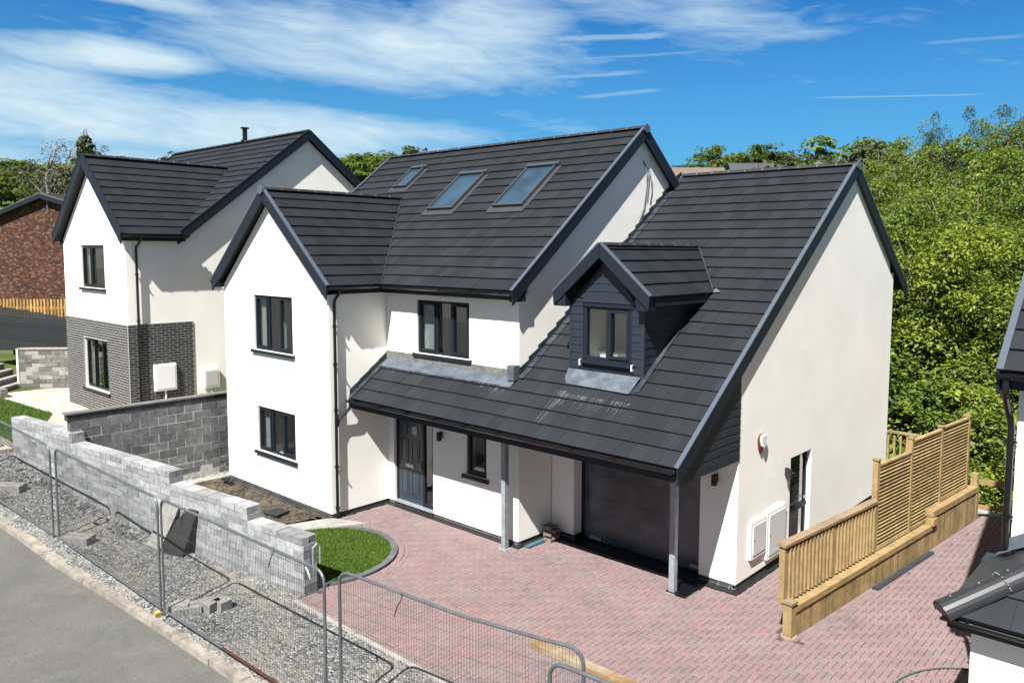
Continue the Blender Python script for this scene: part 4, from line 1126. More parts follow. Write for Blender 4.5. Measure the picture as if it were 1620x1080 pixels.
def dividing_wall():
    rnd = random.Random(31); fr = Fr((-5.3, 0, 0), (0, 1, 0), (1, 0, 0))
    W_ = thing('garden_wall', 'tall grey block wall with dark capping beside the house, dividing the two plots', 'wall', (-5.4, 0, 0))
    b = MB(); b.box(-3.60, 5.0, -.21, -.0045, -.2, 2.04, fr, 1)
    block_run(b, fr, -3.62, 5.0, .50, 2.04, .45, .222, .20, rnd, jt=.024, rough=.004)
    block_run(b, fr, -3.62, 5.0, -.05, .50, .34, .135, .20, rnd, jt=.02, rough=.022)
    b.box(-3.605, 5.0, -.225, -.20, .9, 2.04, fr, 1)
    mo = mat('grey_wall_mortar', (.34, .33, .31), .95, .2, var=.3, vscale=10, bump=.8, bscale=30)
    b.build('blockwork', [block_d, mo], W_)
    b = MB(); block_run(b, fr, -3.66, 5.0, 2.04, 2.20, .42, .16, .235, rnd, jt=.006, rough=.004); b.build('capping', eng, W_)
    b = MB(); b.box(-3.70, 5.0, -.25, .025, 2.20, 2.235, fr); b.build('coping', mat('coping_mortar', (.11, .11, .108), .95, .2, var=.25, bump=.5), W_)
    # mortar dropped along the wall foot
    b = MB()
    for i in range(140):
        y = rnd.uniform(-3.0, .6); r = rnd.choice((.02, .03, .05)); x = -5.27+abs(rnd.gauss(0, .06)); z = .04
        b.add([(x-r, y-r, z), (x+r, y-r*.7, z), (x+r*.8, y+r, z), (x-r*.6, y+r, z), (x, y, z+r)], [(0, 1, 4), (1, 2, 4), (2, 3, 4), (3, 0, 4)])
    b.build('mortar_droppings', mat('mortar_crumb', (.15, .145, .135), 1, .1, isl=.3), W_, recalc=False)
dividing_wall()

# ------------------------------------------------------------------ neighbour (same type, one plot up the road)
def neighbour():
    O = (-7.86, -1.26, 1.2)
    H = thing('detached_house', 'white rendered neighbouring house with grey brick corner and slim roof flue', 'house', O)
    ox, oy, oz = O
    ff = Fr(O, (1, 0, 0), (0, -1, 0)); fs = Fr(O, (0, 1, 0), (1, 0, 0))
    x0 = -4.87; ax = -2.43; k2 = .854; k = .787; zt = 5.2
    wu = (-3.36, -1.55, 3.75, 5.02); wl = (-3.42, -1.50, .68, 2.22)
    b = MB(); wall_panel(b, ff, [(x0, -.3), (0, -.3), (0, zt), (ax, 7.33), (x0, zt)], [wu, wl])
    yr = 5.74; ye = 1.55
    zr = 8.2; zeav = 5.32
    def zz(y): return zeav+(min(y, 2*yr-y)-ye)*k
    wall_panel(b, fs, [(.28, -.3), (9.9, -.3), (9.9, zz(9.9)-.12), (yr, zz(yr)-.12), (1.72, zz(1.72)-.12), (1.72, zt), (.28, zt)])
    fl = Fr((ox-9.4, oy, oz), (0, 1, 0), (-1, 0, 0)); wall_panel(b, fl, [(1.75, -.3), (9.9, -.3), (9.9, zz(9.9)-.12), (yr, zz(yr)-.12), (1.75, zz(1.75)-.12)])
    wall_panel(b, Fr((ox, oy+1.75, oz), (1, 0, 0), (0, -1, 0)), [(-9.4, -.3), (x0, -.3), (x0, 5.2), (-9.4, 5.2)])
    wall_panel(b, Fr((ox+x0, oy, oz), (0, 1, 0), (-1, 0, 0)), [(.28, -.3), (1.75, -.3), (1.75, 5.2), (.28, 5.2)])
    wall_panel(b, Fr((ox, oy+10.18, oz), (1, 0, 0), (0, 1, 0)), [(-9.4, -.3), (0, -.3), (0, 5.2), (-9.4, 5.2)])
    b.build('wall', render_w, H)
    # brick cladding: front full width below 2.78, side to y=1.8
    b = MB(); rnd = random.Random(41)
    zc = 2.80
    q = MB()
    # front with window opening: mortar sheet in four pieces
    for u0, u1, z0, z1 in ((x0, wl[0], -.3, zc), (wl[1], 0, -.3, zc), (wl[0], wl[1], -.3, wl[2]), (wl[0], wl[1], wl[3], zc)): b.box(u0, u1, .001, .0225, z0, z1, ff, 1)
    b.box(-.02, 1.80, .001, .0225, -.3, zc, fs, 1)
    def bricks(fr, u0, u1, holes):
        z = -.3; r = 0
        while z < zc-.01:
            u = u0-(.1125 if r % 2 else 0)
            while u < u1:
                a, c = max(u, u0), min(u+.225, u1); u += .225
                pieces = [(a, c)]
                for h in holes:
                    if z+.075 > h[2] and z < h[3]:
                        np_ = []
                        for p, q_ in pieces:
                            if q_ <= h[0] or p >= h[1]: np_.append((p, q_))
                            else:
                                if p < h[0]: np_.append((p, h[0]))
                                if q_ > h[1]: np_.append((h[1], q_))
                        pieces = np_
                for p, q_ in pieces:
                    if q_-p > .03: b.box(p+.009, q_-.009, .010, .025+rnd.uniform(0, .001), z+.009, min(z+.075, zc)-.009, fr)
            z += .075; r += 1
    bricks(ff, x0, .0, [wl]); bricks(fs, -.026, 1.80, [])
    b.build('brick_cladding', [grey_brick, grey_mortar], H)
    L3 = [(0, .34, True), (.34, .66, False), (.66, 1, True)]
    L2 = [(0, .5, True), (.5, 1, False)]
    window(H, ff, *wu, [(0, .40, True), (.40, 1, True)], fm=black); window(H, ff, *wl, [(0, .36, True), (.36, .66, False), (.66, 1, True)], fm=black, rec=.08)
    room(H, ff, -4.5, -.5, .15, 2.45, blind=(-2.9, -2.3, .6, 2.3)); room(H, ff, -4.5, -.5, 2.9, 5.12, blind=(-3.4, -2.9, 3.6, 5.1))
    S = .056; kz = 5.35
    def T(p): return (p[0]+ox, p[1]+oy, p[2]+oz)
    L2_ = sqrt(1+k2*k2); wv = 2.68*L2_; za = kz+2.68*k2
    # main slope
    yb = 1.40; vt = lambda y: (y-yb)*sqrt(1+k*k)
    ytop = yb+(za-kz)/k
    rx0, rx1 = -9.6, .16
    roof_tiles(H, T((0, yb, kz-S)), (1, 0, 0), (0, 1, k), [
        [(rx1, vt(yb)+.06), (rx1, vt(yr)), (ax, vt(yr)), (ax, vt(ytop))],
        [(rx0, 0), (-5.11, 0), (ax, vt(ytop)), (ax, vt(yr)), (rx0, vt(yr))]], name='main_roof')
    roof_tiles(H, T((0, 2*yr-yb, kz-S)), (1, 0, 0), (0, -1, k), [[(rx0, 0), (rx1, 0), (rx1, vt(yr)), (rx0, vt(yr))]], name='rear_roof')
    roof_tiles(H, T((ax+2.68, 0, kz-S)), (0, 1, 0), (-1, 0, k2), [[(-.20, 0), (yb, 0), (ytop, wv), (-.20, wv)]], name='wing_roof')
    roof_tiles(H, T((ax-2.68, 0, kz-S)), (0, 1, 0), (1, 0, k2), [[(-.20, 0), (yb, 0), (ytop, wv), (-.20, wv)]], name='wing_roof')
    zr = kz+(yr-yb)*k
    ridge(H, T((rx0, yr, zr)), T((rx1-.03, yr, zr))); ridge(H, T((ax, -.19, za)), T((ax, ytop-.1, za)))
    for yy, s_ in ((yb, 1), (2*yr-yb, -1)):
        verge(H, T((rx1, yy-s_*.04, kz-.05)), T((rx1, yr, zr-.02)), (1, 0, 0), capm=anth); verge(H, T((rx0, yy-s_*.04, kz-.05)), T((rx0, yr, zr-.02)), (-1, 0, 0), capm=anth)
    verge(H, T((ax+2.71, -.20, kz-.05)), T((ax, -.20, za-.02)), (0, -1, 0), capm=anth); verge(H, T((ax-2.71, -.20, kz-.05)), T((ax, -.20, za-.02)), (0, -1, 0), capm=anth)
    b = MB()
    def bx(x0_, x1_, y0, y1, z0, z1): b.box(x0_+ox, x1_+ox, y0+oy, y1+oy, z0+oz, z1+oz)
    bx(0, .24, -.19, 1.55, 5.13, 5.15); bx(.23, .252, -.19, 1.56, 5.13, 5.33); bx(-5.11, -4.87, -.19, 1.4, 5.13, 5.15); bx(-5.12, -5.10, -.19, 1.4, 5.13, 5.33)
    bx(rx0, -4.9, 1.40, 1.42, 5.13, 5.33)
    def soff(A, B, d): b.prism([Vector(T(A)), Vector(T(B)), Vector(T(B))+Vector(d), Vector(T(A))+Vector(d)], Vector((0, 0, -.012)))
    soff((.002, 1.5, kz-.12), (.002, yr, zr-.18), (.15, 0, 0)); soff((.002, 2*yr-1.5, kz-.12), (.002, yr, zr-.18), (.15, 0, 0))
    soff((.0, -.19, 5.32), (ax, -.19, 7.38), (0, .188, 0)); soff((-4.87, -.19, 5.32), (ax, -.19, 7.38), (0, .188, 0))
    for sx_, xx in ((1, 0), (-1, x0)):
        b.prism([Vector(T((xx, -.19, 5.13))), Vector(T((xx+sx_*.25, -.19, 5.13))), Vector(T((xx+sx_*.25, -.19, 5.33))), Vector(T((xx, -.19, 5.50)))], Vector((0, .19, 0)))
    b.build('fascia', anth, H)
    gutter(H, T((.252, -.20, 5.30)), T((.252, 1.62, 5.30)), (1, 0, 0)); gutter(H, T((-5.12, 1.3, 5.30)), T((-5.12, -.2, 5.30)), (-1, 0, 0)); gutter(H, T((rx0, 1.40, 5.30)), T((-5.1, 1.4, 5.30)), (0, -1, 0))
    downpipe(H, [T((.30, .30, 5.24)), T((.30, .30, 5.14)), T((.08, .25, 4.95)), T((.08, .25, -.2))], clips=[T((.08, .25, z)) for z in (4.2, 2.9, 1.6, .4)])
    b = MB(); p = Vector(T((-4.0, yr, zr-.1))); b.tube([p, p+Vector((0, 0, .55))], .085, 12); b.tube([p+Vector((0, 0, .56)), p+Vector((0, 0, .60))], .15, 12); b.tube([p+Vector((0, 0, .1)), p+Vector((0, 0, .16))], .14, 12); b.build('flue', black, H)
    for u0, u1, z0, z1, m_ in ((.62, 1.24, .86, 1.62, upvc), (2.05, 2.52, .78, 1.32, upvc)):
        b = MB(); b.box(u0, u1, .026, .10, z0, z1, fs); o = b.build('meter_box', upvc, H)
        b = MB(); b.box(u0+.05, u1-.04, .10, .108, z0+.05, z1-.05, fs); b.build('meter_door', upvc if u0 < 1 else cream, o)
        b = MB(); c = (u0+u1)/2; b.box(c-.02, c+.02, .03, .07, -.2, z0, fs); b.build('conduit', upvc, o)
neighbour()

# neighbour's garden: patio, lawn, low block wall, steps, fences, brick house
def left_side():
    rnd = random.Random(51)
    b = MB()
    y = -3.0
    while y < .1:
        x = -16.4; h = rnd.choice((.45, .6, .6))
        while x < -6.0:
            w = rnd.choice((.45, .6, .9)); x1 = x+w
            if not (x > -12.7 and x1 < -7.9 and y > -1.2):
                b.box(x+.006, x1-.006, y+.006, y+h-.006, 1.10, 1.215+rnd.uniform(-.002, .002))
            x = x1
        y += h
    struct(b.build('patio', patio, origin=(0, 0, 0)))
    b = MB(); P = [(-15.2, -2.64), (-11.0, -2.3), (-9.4, -3.0), (-8.0, -3.6), (-7.2, wy(-7.2)+.3), (-8.35, wy(-8.35)+.3), (-9.6, wy(-9.6)+.2), (-16, wy(-16)-.2)]
    b.prism([Vector((p[0], p[1], .4)) for p in P], Vector((0, 0, .835)))
    struct(b.build('neighbour_lawn', lawn_b, origin=(0, 0, 0)))
    pl = None; g_ = MB(); n = 0
    tri = [(-15.2, -2.64), (-11.0, -2.3), (-9.4, -3.0), (-8.0, -3.6), (-7.2, wy(-7.2)+.3), (-16, wy(-16)-.2)]
    def inside(x, y):
        c = False
        for i in range(len(P)):
            (xa, ya), (xb, yb) = P[i], P[i-1]
            if (ya > y) != (yb > y) and x < (xb-xa)*(y-ya)/(yb-ya)+xa: c = not c
        return c
    while n < 16000:
        x, y = rnd.uniform(-15, -7.2), rnd.uniform(-4.9, -2.3)
        if not inside(x, y): n += 1; continue
        h = rnd.uniform(.03, .07); t = rnd.random()*pi; dx, dy = cos(t)*.010, sin(t)*.010
        g_.add([(x-dx, y-dy, 1.232), (x+dx, y+dy, 1.232), (x+rnd.uniform(-.03, .03), y+rnd.uniform(-.03, .03), 1.232+h)], [(0, 1, 2)]); n += 1
    struct(tag(g_.build('grass', grassblade, origin=(0, 0, 0), recalc=False), 'grass of the neighbouring front lawn beyond the block wall', 'grass'), 'stuff')
    # pale slab at the far left foot of the wall
    b = MB(); b.prism([Vector(p) for p in ((-9.6, -4.6, .80), (-8.36, -4.35, .80), (-8.36, -4.02, .80), (-9.6, -4.1, .80))], Vector((0, 0, .16)))
    struct(b.build('side_slab', patio, origin=(0, 0, 0)))
    # retaining wall of brownish blocks
    A, B = Vector((-13.2, -.30, 0)), Vector((-15.95, -1.75, 0)); A = Vector((-12.9, .0, 0)); 
    A = Vector((-15.6, -.25, 0))+Vector((1, .07, 0))*2.5; B = Vector((-15.6, -.25, 0))+(Vector((-17.2, -1.5, 0))-Vector((-15.6, -.25, 0)))*1.0
    A = Vector((-14.6, .45, 0)); B = Vector((-16.6, -1.62, 0))
    d = (A-B).normalized(); n_ = Vector((d.y, -d.x, 0)); fr = Fr(B, d, n_); L = (A-B).length
    W_ = thing('retaining_wall', 'low wall of weathered brownish grey blocks behind the sandstone patio', 'wall', (B.x, B.y, 1.2))
    b = MB(); b.box(0, L, -.22, -.004, 1.0, 2.60, fr, 1); block_run(b, fr, 0, L, 1.1, 2.58, .44, .145, .2, rnd, jt=.012, rough=.012); b.build('blockwork', [block_n, conc], W_)
    b = MB(); b.box(-.05, L, -.24, .03, 2.58, 2.63, fr); b.build('coping', conc, W_)
    b = MB(); b.box(-.06, .0, -.24, .03, 1.15, 2.63, fr); b.build('end_post', upvc, W_)
    # steps
    S_ = thing('garden_steps', 'short flight of grey stone steps at the left edge of the patio', 'steps', (-16.6, -2.2, 1.2))
    e = Vector((-.75, -.66, 0)).normalized()
    st = Fr(B+n_*.3+Vector((0, 0, 0)), -d, n_)
    for i in range(4):
        b = MB(); b.box(.05+i*.30, 3.2, -1.1, .55-i*.0, 1.2+i*.20, 1.2+i*.20+.15, st); b.build('riser', block_n, S_)
        b = MB(); b.box(.02+i*.30, 3.2, -1.1, .58, 1.35+i*.20, 1.40+i*.20, st); b.build('tread', conc, S_)
    b = MB(); block_run(b, Fr((-14.9, -2.62, 0), (-1, -.05, 0), (0, -1, 0)), 0, 2.2, 1.2, 1.5, .44, .15, .2, rnd)
    tag(b.build('edging_blocks', block_n), 'row of two stacked edging blocks beside the garden steps', 'edging')
    # dark slatted fence, stands on the terrace above the retaining wall
    T0 = Vector((-14.7, .70, 0)); T1 = Vector((-19.0, -.55, 0)); T0 = Vector((-15.0, .1, 0)); 
    A = Vector((-14.3, .30, 0)); B2 = Vector((-22.0, -1.35, 0)); d = (A-B2).normalized(); n_ = Vector((d.y, -d.x, 0)); fr = Fr(B2, d, n_); L = (A-B2).length
    F_ = thing('slatted_fence', 'dark grey horizontally slatted fence above the retaining wall', 'fence', (B2.x, B2.y, 2.2))
    zt = lambda u: 3.95-.35*u/L
    b = MB(); z = 2.2; 
    b.box(0, L, -.06, -.045, 2.2, 3.5, fr, 1)
    while z < 3.50: b.box(0, L, -.045, 0, z, z+.050, fr); z += .062
    # stepped-down upper slats
    for i in range(5):
        u1 = L*(1-.0)-L*i/5; z = 3.50+(i)*.085
    for i in range(9):
        z = 3.50+i*.05; u1 = L*max(0, (1-i/8.5)); b.box(0, u1, -.045, 0, z, z+.040, fr)
    b.build('slats', [slatm, blackm], F_)
    for u in (0, L*.25, L*.5, L*.75, L-.08):
        b = MB(); b.box(u, u+.08, -.14, -.061, 2.0, 3.5, fr); b.build('post', slatm, F_)
    # timber feather-edge fence behind it
    A = Vector((-20.6, 3.4, 0)); B3 = Vector((-26, -1.0, 0)); d = (A-B3).normalized(); n_ = Vector((d.y, -d.x, 0)); fr = Fr(B3, d, n_); L = (A-B3).length
    F_ = thing('board_fence', 'yellow timber board fence below the red brick house', 'fence', (B3.x, B3.y, 2.2))
    b = MB(); u = 0
    while u < L:
        b.box(u, u+.085, -.02+rnd.uniform(0, .003), .0+rnd.uniform(0, .012), 2.0, 3.93+rnd.uniform(-.008, .008), fr); u += .15
    b.build('boards', wood_y, F_)
    b = MB(); b.box(0, L, -.06, -.021, 2.4, 2.5, fr); b.box(0, L, -.06, -.021, 3.5, 3.6, fr)
    u = .03
    while u < L: b.box(u+.06, u+.145, -.10, -.061, 2.0, 3.85, fr); u += .15
    b.build('rails', wood_y, F_)
    # red brick house further back
    H = thing('brick_house', 'red brown brick house with low pitched roof at the left edge', 'house', (-36, 4, 3))
    P0 = Vector((-39.8, 2.46, 0)); P1 = Vector((-28.3, 5.56, 0)); d = (P1-P0).normalized(); n_ = Vector((d.y, -d.x, 0)); fr = Fr(P0, d, n_); L = (P1-P0).length
    # ridge seen at about 2/3 along
    ur = (Vector((-32.9, 4.33, 0))-P0).dot(d)
    b = MB(); zl, zrg, zrr = 7.35, 8.95, 7.95
    b.prism([fr(0, -.02, 1.5), fr(L, -.02, 1.5), fr(L, -.02, zrr-.02), fr(ur, -.02, zrg-.02), fr(0, -.02, zl-.02)], -n_*9.0)
    b.build('mortar_backing', rm_mortar, H)
    b = MB(); z = 2.4; r = 0
    while z < zrg:
        ua = 0 if z < zl else (z-zl)/(zrg-zl)*ur; ub = L if z < zrr else L-(z-zrr)/(zrg-zrr)*(L-ur)
        u = ua-(.1125 if r % 2 else 0)
        while u < ub:
            a, c = max(u, ua), min(u+.225, ub)
            if c-a > .05: b.box(a+.005, c-.005, -.03, rnd.uniform(0, .003), z+.005, z+.070, fr)
            u += .225
        z += .075; r += 1
    b.build('wall', redbrick, H)
    def slope(ua, za, ub, zb, nm):
        e = -n_; P = fr(ua, .35, za); up = (fr(ub, .35, zb)-P); Ls = up.length
        return roof_tiles(H, P, e, up, [[(0, 0), (10, 0), (10, Ls), (0, Ls)]], name=nm, tw=.33, m=mat('brown_grey_tile', (.085, .075, .065), .85, .2, isl=.2, var=.2))
    slope(-.5, zl-.10, ur, zrg+.06, 'roof'); slope(L+.5, zrr-.10, ur, zrg+.06, 'roof')
    verge(H, fr(-.5, .35, zl-.10), fr(ur, .35, zrg+.04), n_, capm=mat('weathered_verge', (.09, .09, .088), .8)); verge(H, fr(L+.5, .35, zrr-.10), fr(ur, .35, zrg+.04), n_, capm=MATS['weathered_verge'])
    A_ = thing('tv_aerial', 'thin silver tv aerial mast on the gable of the brick house', 'aerial', tuple(fr(ur+.25, .12, 8.0)))
    b = MB(); p = fr(ur+.25, .12, 8.0); b.tube([p, p+Vector((0, 0, 1.9))], .018, 6)
    b.build('mast', galv, A_)
    b = MB(); q = p+Vector((0, 0, 1.75)); b.tube([q-d*.5, q+d*.5], .012, 5)
    for i in range(7): c = q+d*(-.45+.15*i); b.tube([c-n_*.15, c+n_*.15], .008, 4)
    b.tube([p+Vector((0, 0, 1.4))-d*.25, p+Vector((0, 0, 1.4))+d*.25], .012, 5)
    b.build('aerial_rods', galv, A_)
left_side()

# ------------------------------------------------------------------ timber fence between the plots on the right
def timber_fence():
    rnd = random.Random(61)
    fr = Fr((10.05, 1.70, 0), (.0995, .995, 0), (.995, -.0995, 0))
    T_ = thing('timber_fence', 'timber fence with balustrade and slatted screens beside the white gable', 'fence', (10.05, 1.7, 0))
    def post(u, z0, z1, n0=-.10, n1=.0, w=.10, cap=True):
        b = MB(); b.box(u-w/2, u+w/2, n0, n1, z0, z1, fr); o = b.build('post', wood, T_)
        if cap: b = MB(); b.box(u-w/2-.015, u+w/2+.015, n0-.015, n1+.015, z1, z1+.03, fr); b.build('post_cap', wood_b, o)
    # retaining boards and capping
    b = MB(); u = .08
    while u < 8.25:
        zt = .36 if u < 5.6 else .62
        b.box(u, min(u+.118, 8.25), .10+rnd.uniform(0, .004), .125+rnd.uniform(0, .006), -.05, zt, fr); u += .121
    b.build('retaining_boards', wood, T_)
    b = MB(); b.box(.08, 5.75, -.06, .150, .40, .50, fr); b.build('capping_board', wood, T_)
    b = MB(); b.box(5.62, 8.2, -.06, .150, .66, .78, fr); b.box(5.75, 6.6, -.0, .1, .50, .70, fr); b.build('capping_board', wood, T_)
    b = MB(); b.box(5.55, 5.75, .02, .19, .5, .64, fr); b.build('step_block', wood, T_)
    b = MB(); b.box(-.06, .08, .0, .15, -.05, .56, fr); o = b.build('corner_post', wood, T_); b = MB(); b.box(-.08, .10, -.02, .17, .56, .60, fr); b.build('post_cap', wood_b, o)
    b = MB(); b.tube([fr(.02, .07, -.02), fr(.02, .07, .02)], .13, 10); b.build('footing', mat('post_footing', (.24, .16, .12), .95), o)
    post(.0, .5, 1.46, cap=False); post(3.27, .0, 2.26); post(4.80, .4, 2.42, w=.075); post(6.35, .4, 2.42, w=.075); post(7.95, .4, 2.42, w=.09)
    post(1.62, .5, 1.46, w=.09, cap=False)
    b = MB(); b.box(8.17, 8.31, .0, .14, -.05, 1.08, fr); b.build('end_post', wood, T_)
    b = MB(); b.box(-.08, 3.22, -.13, .03, 1.46, 1.505, fr); b.build('handrail', wood_b, T_)
    b = MB(); b.box(.05, 3.22, -.075, -.025, 1.37, 1.43, fr); b.box(.05, 1.57, -.075, -.025, .58, .64, fr); b.box(1.67, 3.22, -.075, -.025, .58, .64, fr); b.build('lower_rail', wood, T_)
    for a, c, n in ((.05, 1.57, 12), (1.67, 3.22, 12)):
        for i in range(n):
            u = a+(c-a)*(i+.5)/n; b = MB(); b.box(u-.021, u+.021, -.024, .018+rnd.uniform(0, .002), .54, 1.40, fr); b.build('baluster', wood, T_)
    for a, c, z0, z1 in ((3.33, 4.76, .56, 2.12), (4.84, 6.31, .56, 2.33), (6.39, 7.90, .84, 2.36)):
        b = MB(); z = z0; 
        while z < z1:
            n = -.05
            b.prism([fr(a, -.075, z+.045), fr(a, -.062, z+.055), fr(a, -.008, z+.020), fr(a, -.020, z+.008)], fr.u*(c-a)); z += .071
        b.box(a, c, -.085, .0, z1+.01, z1+.045, fr); b.box(a, c, -.085, .0, z0-.04, z0-.002, fr); b.box((a+c)/2-.015, (a+c)/2+.015, -.10, -.076, z0, z1, fr)
        b.build('slat_panel', wood, T_)
    # balustrade behind, at the far end of the deck
    fb = Fr((8.78, 11.15, 0), (1, 0, 0), (0, -1, 0))
    B_ = thing('deck_balustrade', 'far timber balustrade glimpsed between gable corner and slatted screen', 'railing', (8.9, 11.15, 0))
    b = MB(); b.box(-.6, 1.85, -.05, .06, 1.45, 1.50, fb); b.build('handrail', wood_b, B_)
    for i in range(9): b = MB(); b.box(-.5+i*.155, -.455+i*.155, -.02, .02, .3, 1.45, fb); b.build('baluster', wood, B_)
    b = MB(); b.box(.98, 1.10, -.06, .04, .0, 1.45, fb); b.build('post', wood, B_)
    b = MB(); b.box(-.6, 1.85, -.02, .03, .3, .37, fb); b.build('lower_rail', wood, B_)
    # post and rail
    fp = Fr((10.95, 10.08, 0), (.985, .17, 0), (.17, -.985, 0))
    R_ = thing('post_and_rail_fence', 'two rail timber fence closing the back of the right hand drive', 'fence', (11.5, 10.2, 0))
    b = MB(); b.box(0, 4.5, -.04, .0, .78, .90, fp); b.build('rail', wood, R_); b = MB(); b.box(0, 4.5, -.04, .0, .20, .30, fp); b.build('rail', wood, R_)
    for u in (1.75, 3.5): b = MB(); b.box(u, u+.1, -.14, -.04, -.1, 1.0, fp); b.build('post', wood, R_)
    # black drain strip lying along the boards
    b = MB(); b.box(2.75, 5.35, .18, .30, .0, .035, fr); b.box(2.75, 5.35, .205, .275, .035, .045, fr); tag(b.build('drain_strip', eng), 'black plastic drain strip lying along the foot of the timber fence', 'drain')
timber_fence()

# ------------------------------------------------------------------ neighbouring house on the right edge
def right_house():
    H = thing('detached_house', 'white house at the right edge with dark hipped porch roof', 'house', (13.3, .6, 0))
    b = MB(); ff = Fr((13.30, .60, 0), (1, 0, 0), (0, -1, 0)); k = .817
    wall_panel(b, ff, [(0, .1), (7, .1), (7, 4.75), (0, 4.75)])
    fl = Fr((13.30, .60, 0), (0, 1, 0), (-1, 0, 0)); wall_panel(b, fl, [(.28, .1), (8.8, .1), (8.8, 4.9), (4.5, 8.45), (.28, 4.95)])
    wall_panel(b, Fr((13.30, 9.4, 0), (1, 0, 0), (0, 1, 0)), [(0, .1), (7, .1), (7, 4.75), (0, 4.75)])
    wall_panel(b, Fr((20.3, .6, 0), (0, 1, 0), (1, 0, 0)), [(.28, .1), (8.52, .1), (8.52, 4.9), (4.5, 8.3), (.28, 4.95)])
    b.build('wall', render_w, H)
    b = MB(); fp = Fr((13.27, -1.05, 0), (1, 0, 0), (0, -1, 0)); wall_panel(b, fp, [(0, .0), (3.2, .0), (3.2, 2.28), (0, 2.28)], t=.2)
    wall_panel(b, Fr((13.27, -1.05, 0), (0, 1, 0), (-1, 0, 0)), [(.2, .0), (1.64, .0), (1.64, 2.28), (.2, 2.28)], t=.2); b.build('porch_wall', render_w, H)
    y0 = .30; z0 = 4.80; S = .056; rx = 13.14; v = (5.1-y0)*sqrt(1+k*k)
    roof_tiles(H, (rx, y0, z0-S), (1, 0, 0), (0, 1, k), [[(0, 0), (7.2, 0), (7.2, v), (0, v)]], name='main_roof')
    roof_tiles(H, (rx, 9.9, z0-S), (1, 0, 0), (0, -1, k), [[(0, 0), (7.2, 0), (7.2, v), (0, v)]], name='rear_roof')
    verge(H, (rx+.0, y0-.03, z0-.05), (rx+.0, 5.1, z0+4.8*k-.02), (-1, 0, 0)); verge(H, (rx, 9.93, z0-.05), (rx, 5.1, z0+4.8*k-.02), (-1, 0, 0)); ridge(H, (rx, 5.1, z0+4.8*k), (rx+7.2, 5.1, z0+4.8*k))
    b = MB(); b.box(13.14, 20.3, .32, .34, 4.55, 4.78); b.box(13.14, 20.3, .34, .60, 4.55, 4.57); b.box(13.12, 13.14, .32, .62, 4.52, 4.78); b.build('fascia', anth, H)
    gutter(H, (13.12, .318, 4.74), (20.3, .318, 4.74), (0, -1, 0))
    downpipe(H, [(13.22, .26, 4.68), (13.22, .26, 4.50), (13.22, .50, 4.25), (13.25, .545, 4.1), (13.25, .545, 2.62)], clips=[(13.25, .545, 3.9), (13.25, .545, 3.0)], r=.04)
    # hipped porch roof
    kp = .60; ex, ey, ze = 13.06, -1.27, 2.42; tl = mat('smooth_dark_porch_tile', (.016, .018, .021), .45, .4, var=.12, isl=.12)
    Ls = sqrt(1+kp*kp); D_ = .6-ey
    # front slope (rises to +y) and left slope (rises to +x)
    roof_tiles(H, (ex, ey, ze-S), (1, 0, 0), (0, 1, kp), [[(0, 0), (3.6, 0), (3.6, D_*Ls), (D_, D_*Ls)]], name='porch_roof', gauge=.40, tw=.60, m=tl)
    roof_tiles(H, (ex, ey, ze-S), (0, 1, 0), (1, 0, kp), [[(0, 0), (D_, D_*Ls), (D_, 0)]], name='porch_roof', gauge=.40, tw=.60, m=tl)
    b = MB(); A = Vector((ex-.03, ey-.03, ze-.01)); B = Vector((ex+D_, .6, ze+D_*kp+.02)); d = (B-A).normalized(); L = (B-A).length
    n = 4
    sd = d.cross(Vector((0, 0, 1))).normalized(); u2 = sd.cross(d)
    for i in range(n):
        a0 = A+d*(L*i/n-(.03 if i else 0)); a1 = A+d*(L*(i+1)/n-.012); r0, r1 = .125, .118
        P = []
        for c, r in ((a0, r0), (a1, r1)): P += [c+sd*cos(pi*j/10)*r*1.1+u2*(sin(pi*j/10)*r-.02) for j in range(11)]
        P += [p-u2*.03 for p in P]
        fs = [(j, j+1, 12+j, 11+j) for j in range(10)]+[(22+j, 23+j, 34+j, 33+j) for j in range(10)]+[(j, j+1, 23+j, 22+j) for j in range(10)]+[(11+j, 12+j, 34+j, 33+j) for j in range(10)]+[(0, 11, 33, 22), (10, 21, 43, 32)]
        b.add(P, fs)
        if i == 0: b.add([p for p in P[:11]]+[A-u2*.05], [tuple(range(12))])
    b.build('hip_ridge', mat('black_ridge_tile', (.018, .019, .021), .4, .5), H)
    b = MB(); rnd = random.Random(3)
    for i in range(1, 4):
        c = A+d*(L*i/4-.03)
        for j in range(16):
            a = pi*rnd.random(); p = c+sd*cos(a)*.14+u2*(sin(a)*.13-.015); b.box(p.x-.006, p.x+.008, p.y-.006, p.y+.006, p.z-.005, p.z+.006)
    for i in range(6): p = A+d*(.15+i*.33)+u2*.105; b.tube([p, p+u2*.01], .010, 6)
    b.build('mortar_bedding', mat('ridge_mortar', (.16, .155, .15), .95), H, recalc=False)
    b = MB(); b.box(ex+.02, ex+3.6, ey+.03, ey+.05, 2.24, 2.39); b.box(ex+.03, ex+.05, ey+.05, .6, 2.24, 2.39); b.box(ex+.05, ex+3.6, ey+.05, -1.06, 2.24, 2.26); b.build('porch_fascia', black, H)
    gutter(H, (ex-.03, ey+.03, 2.365), (ex+3.6, ey+.03, 2.365), (0, -1, 0), r=.05)
    b = MB()
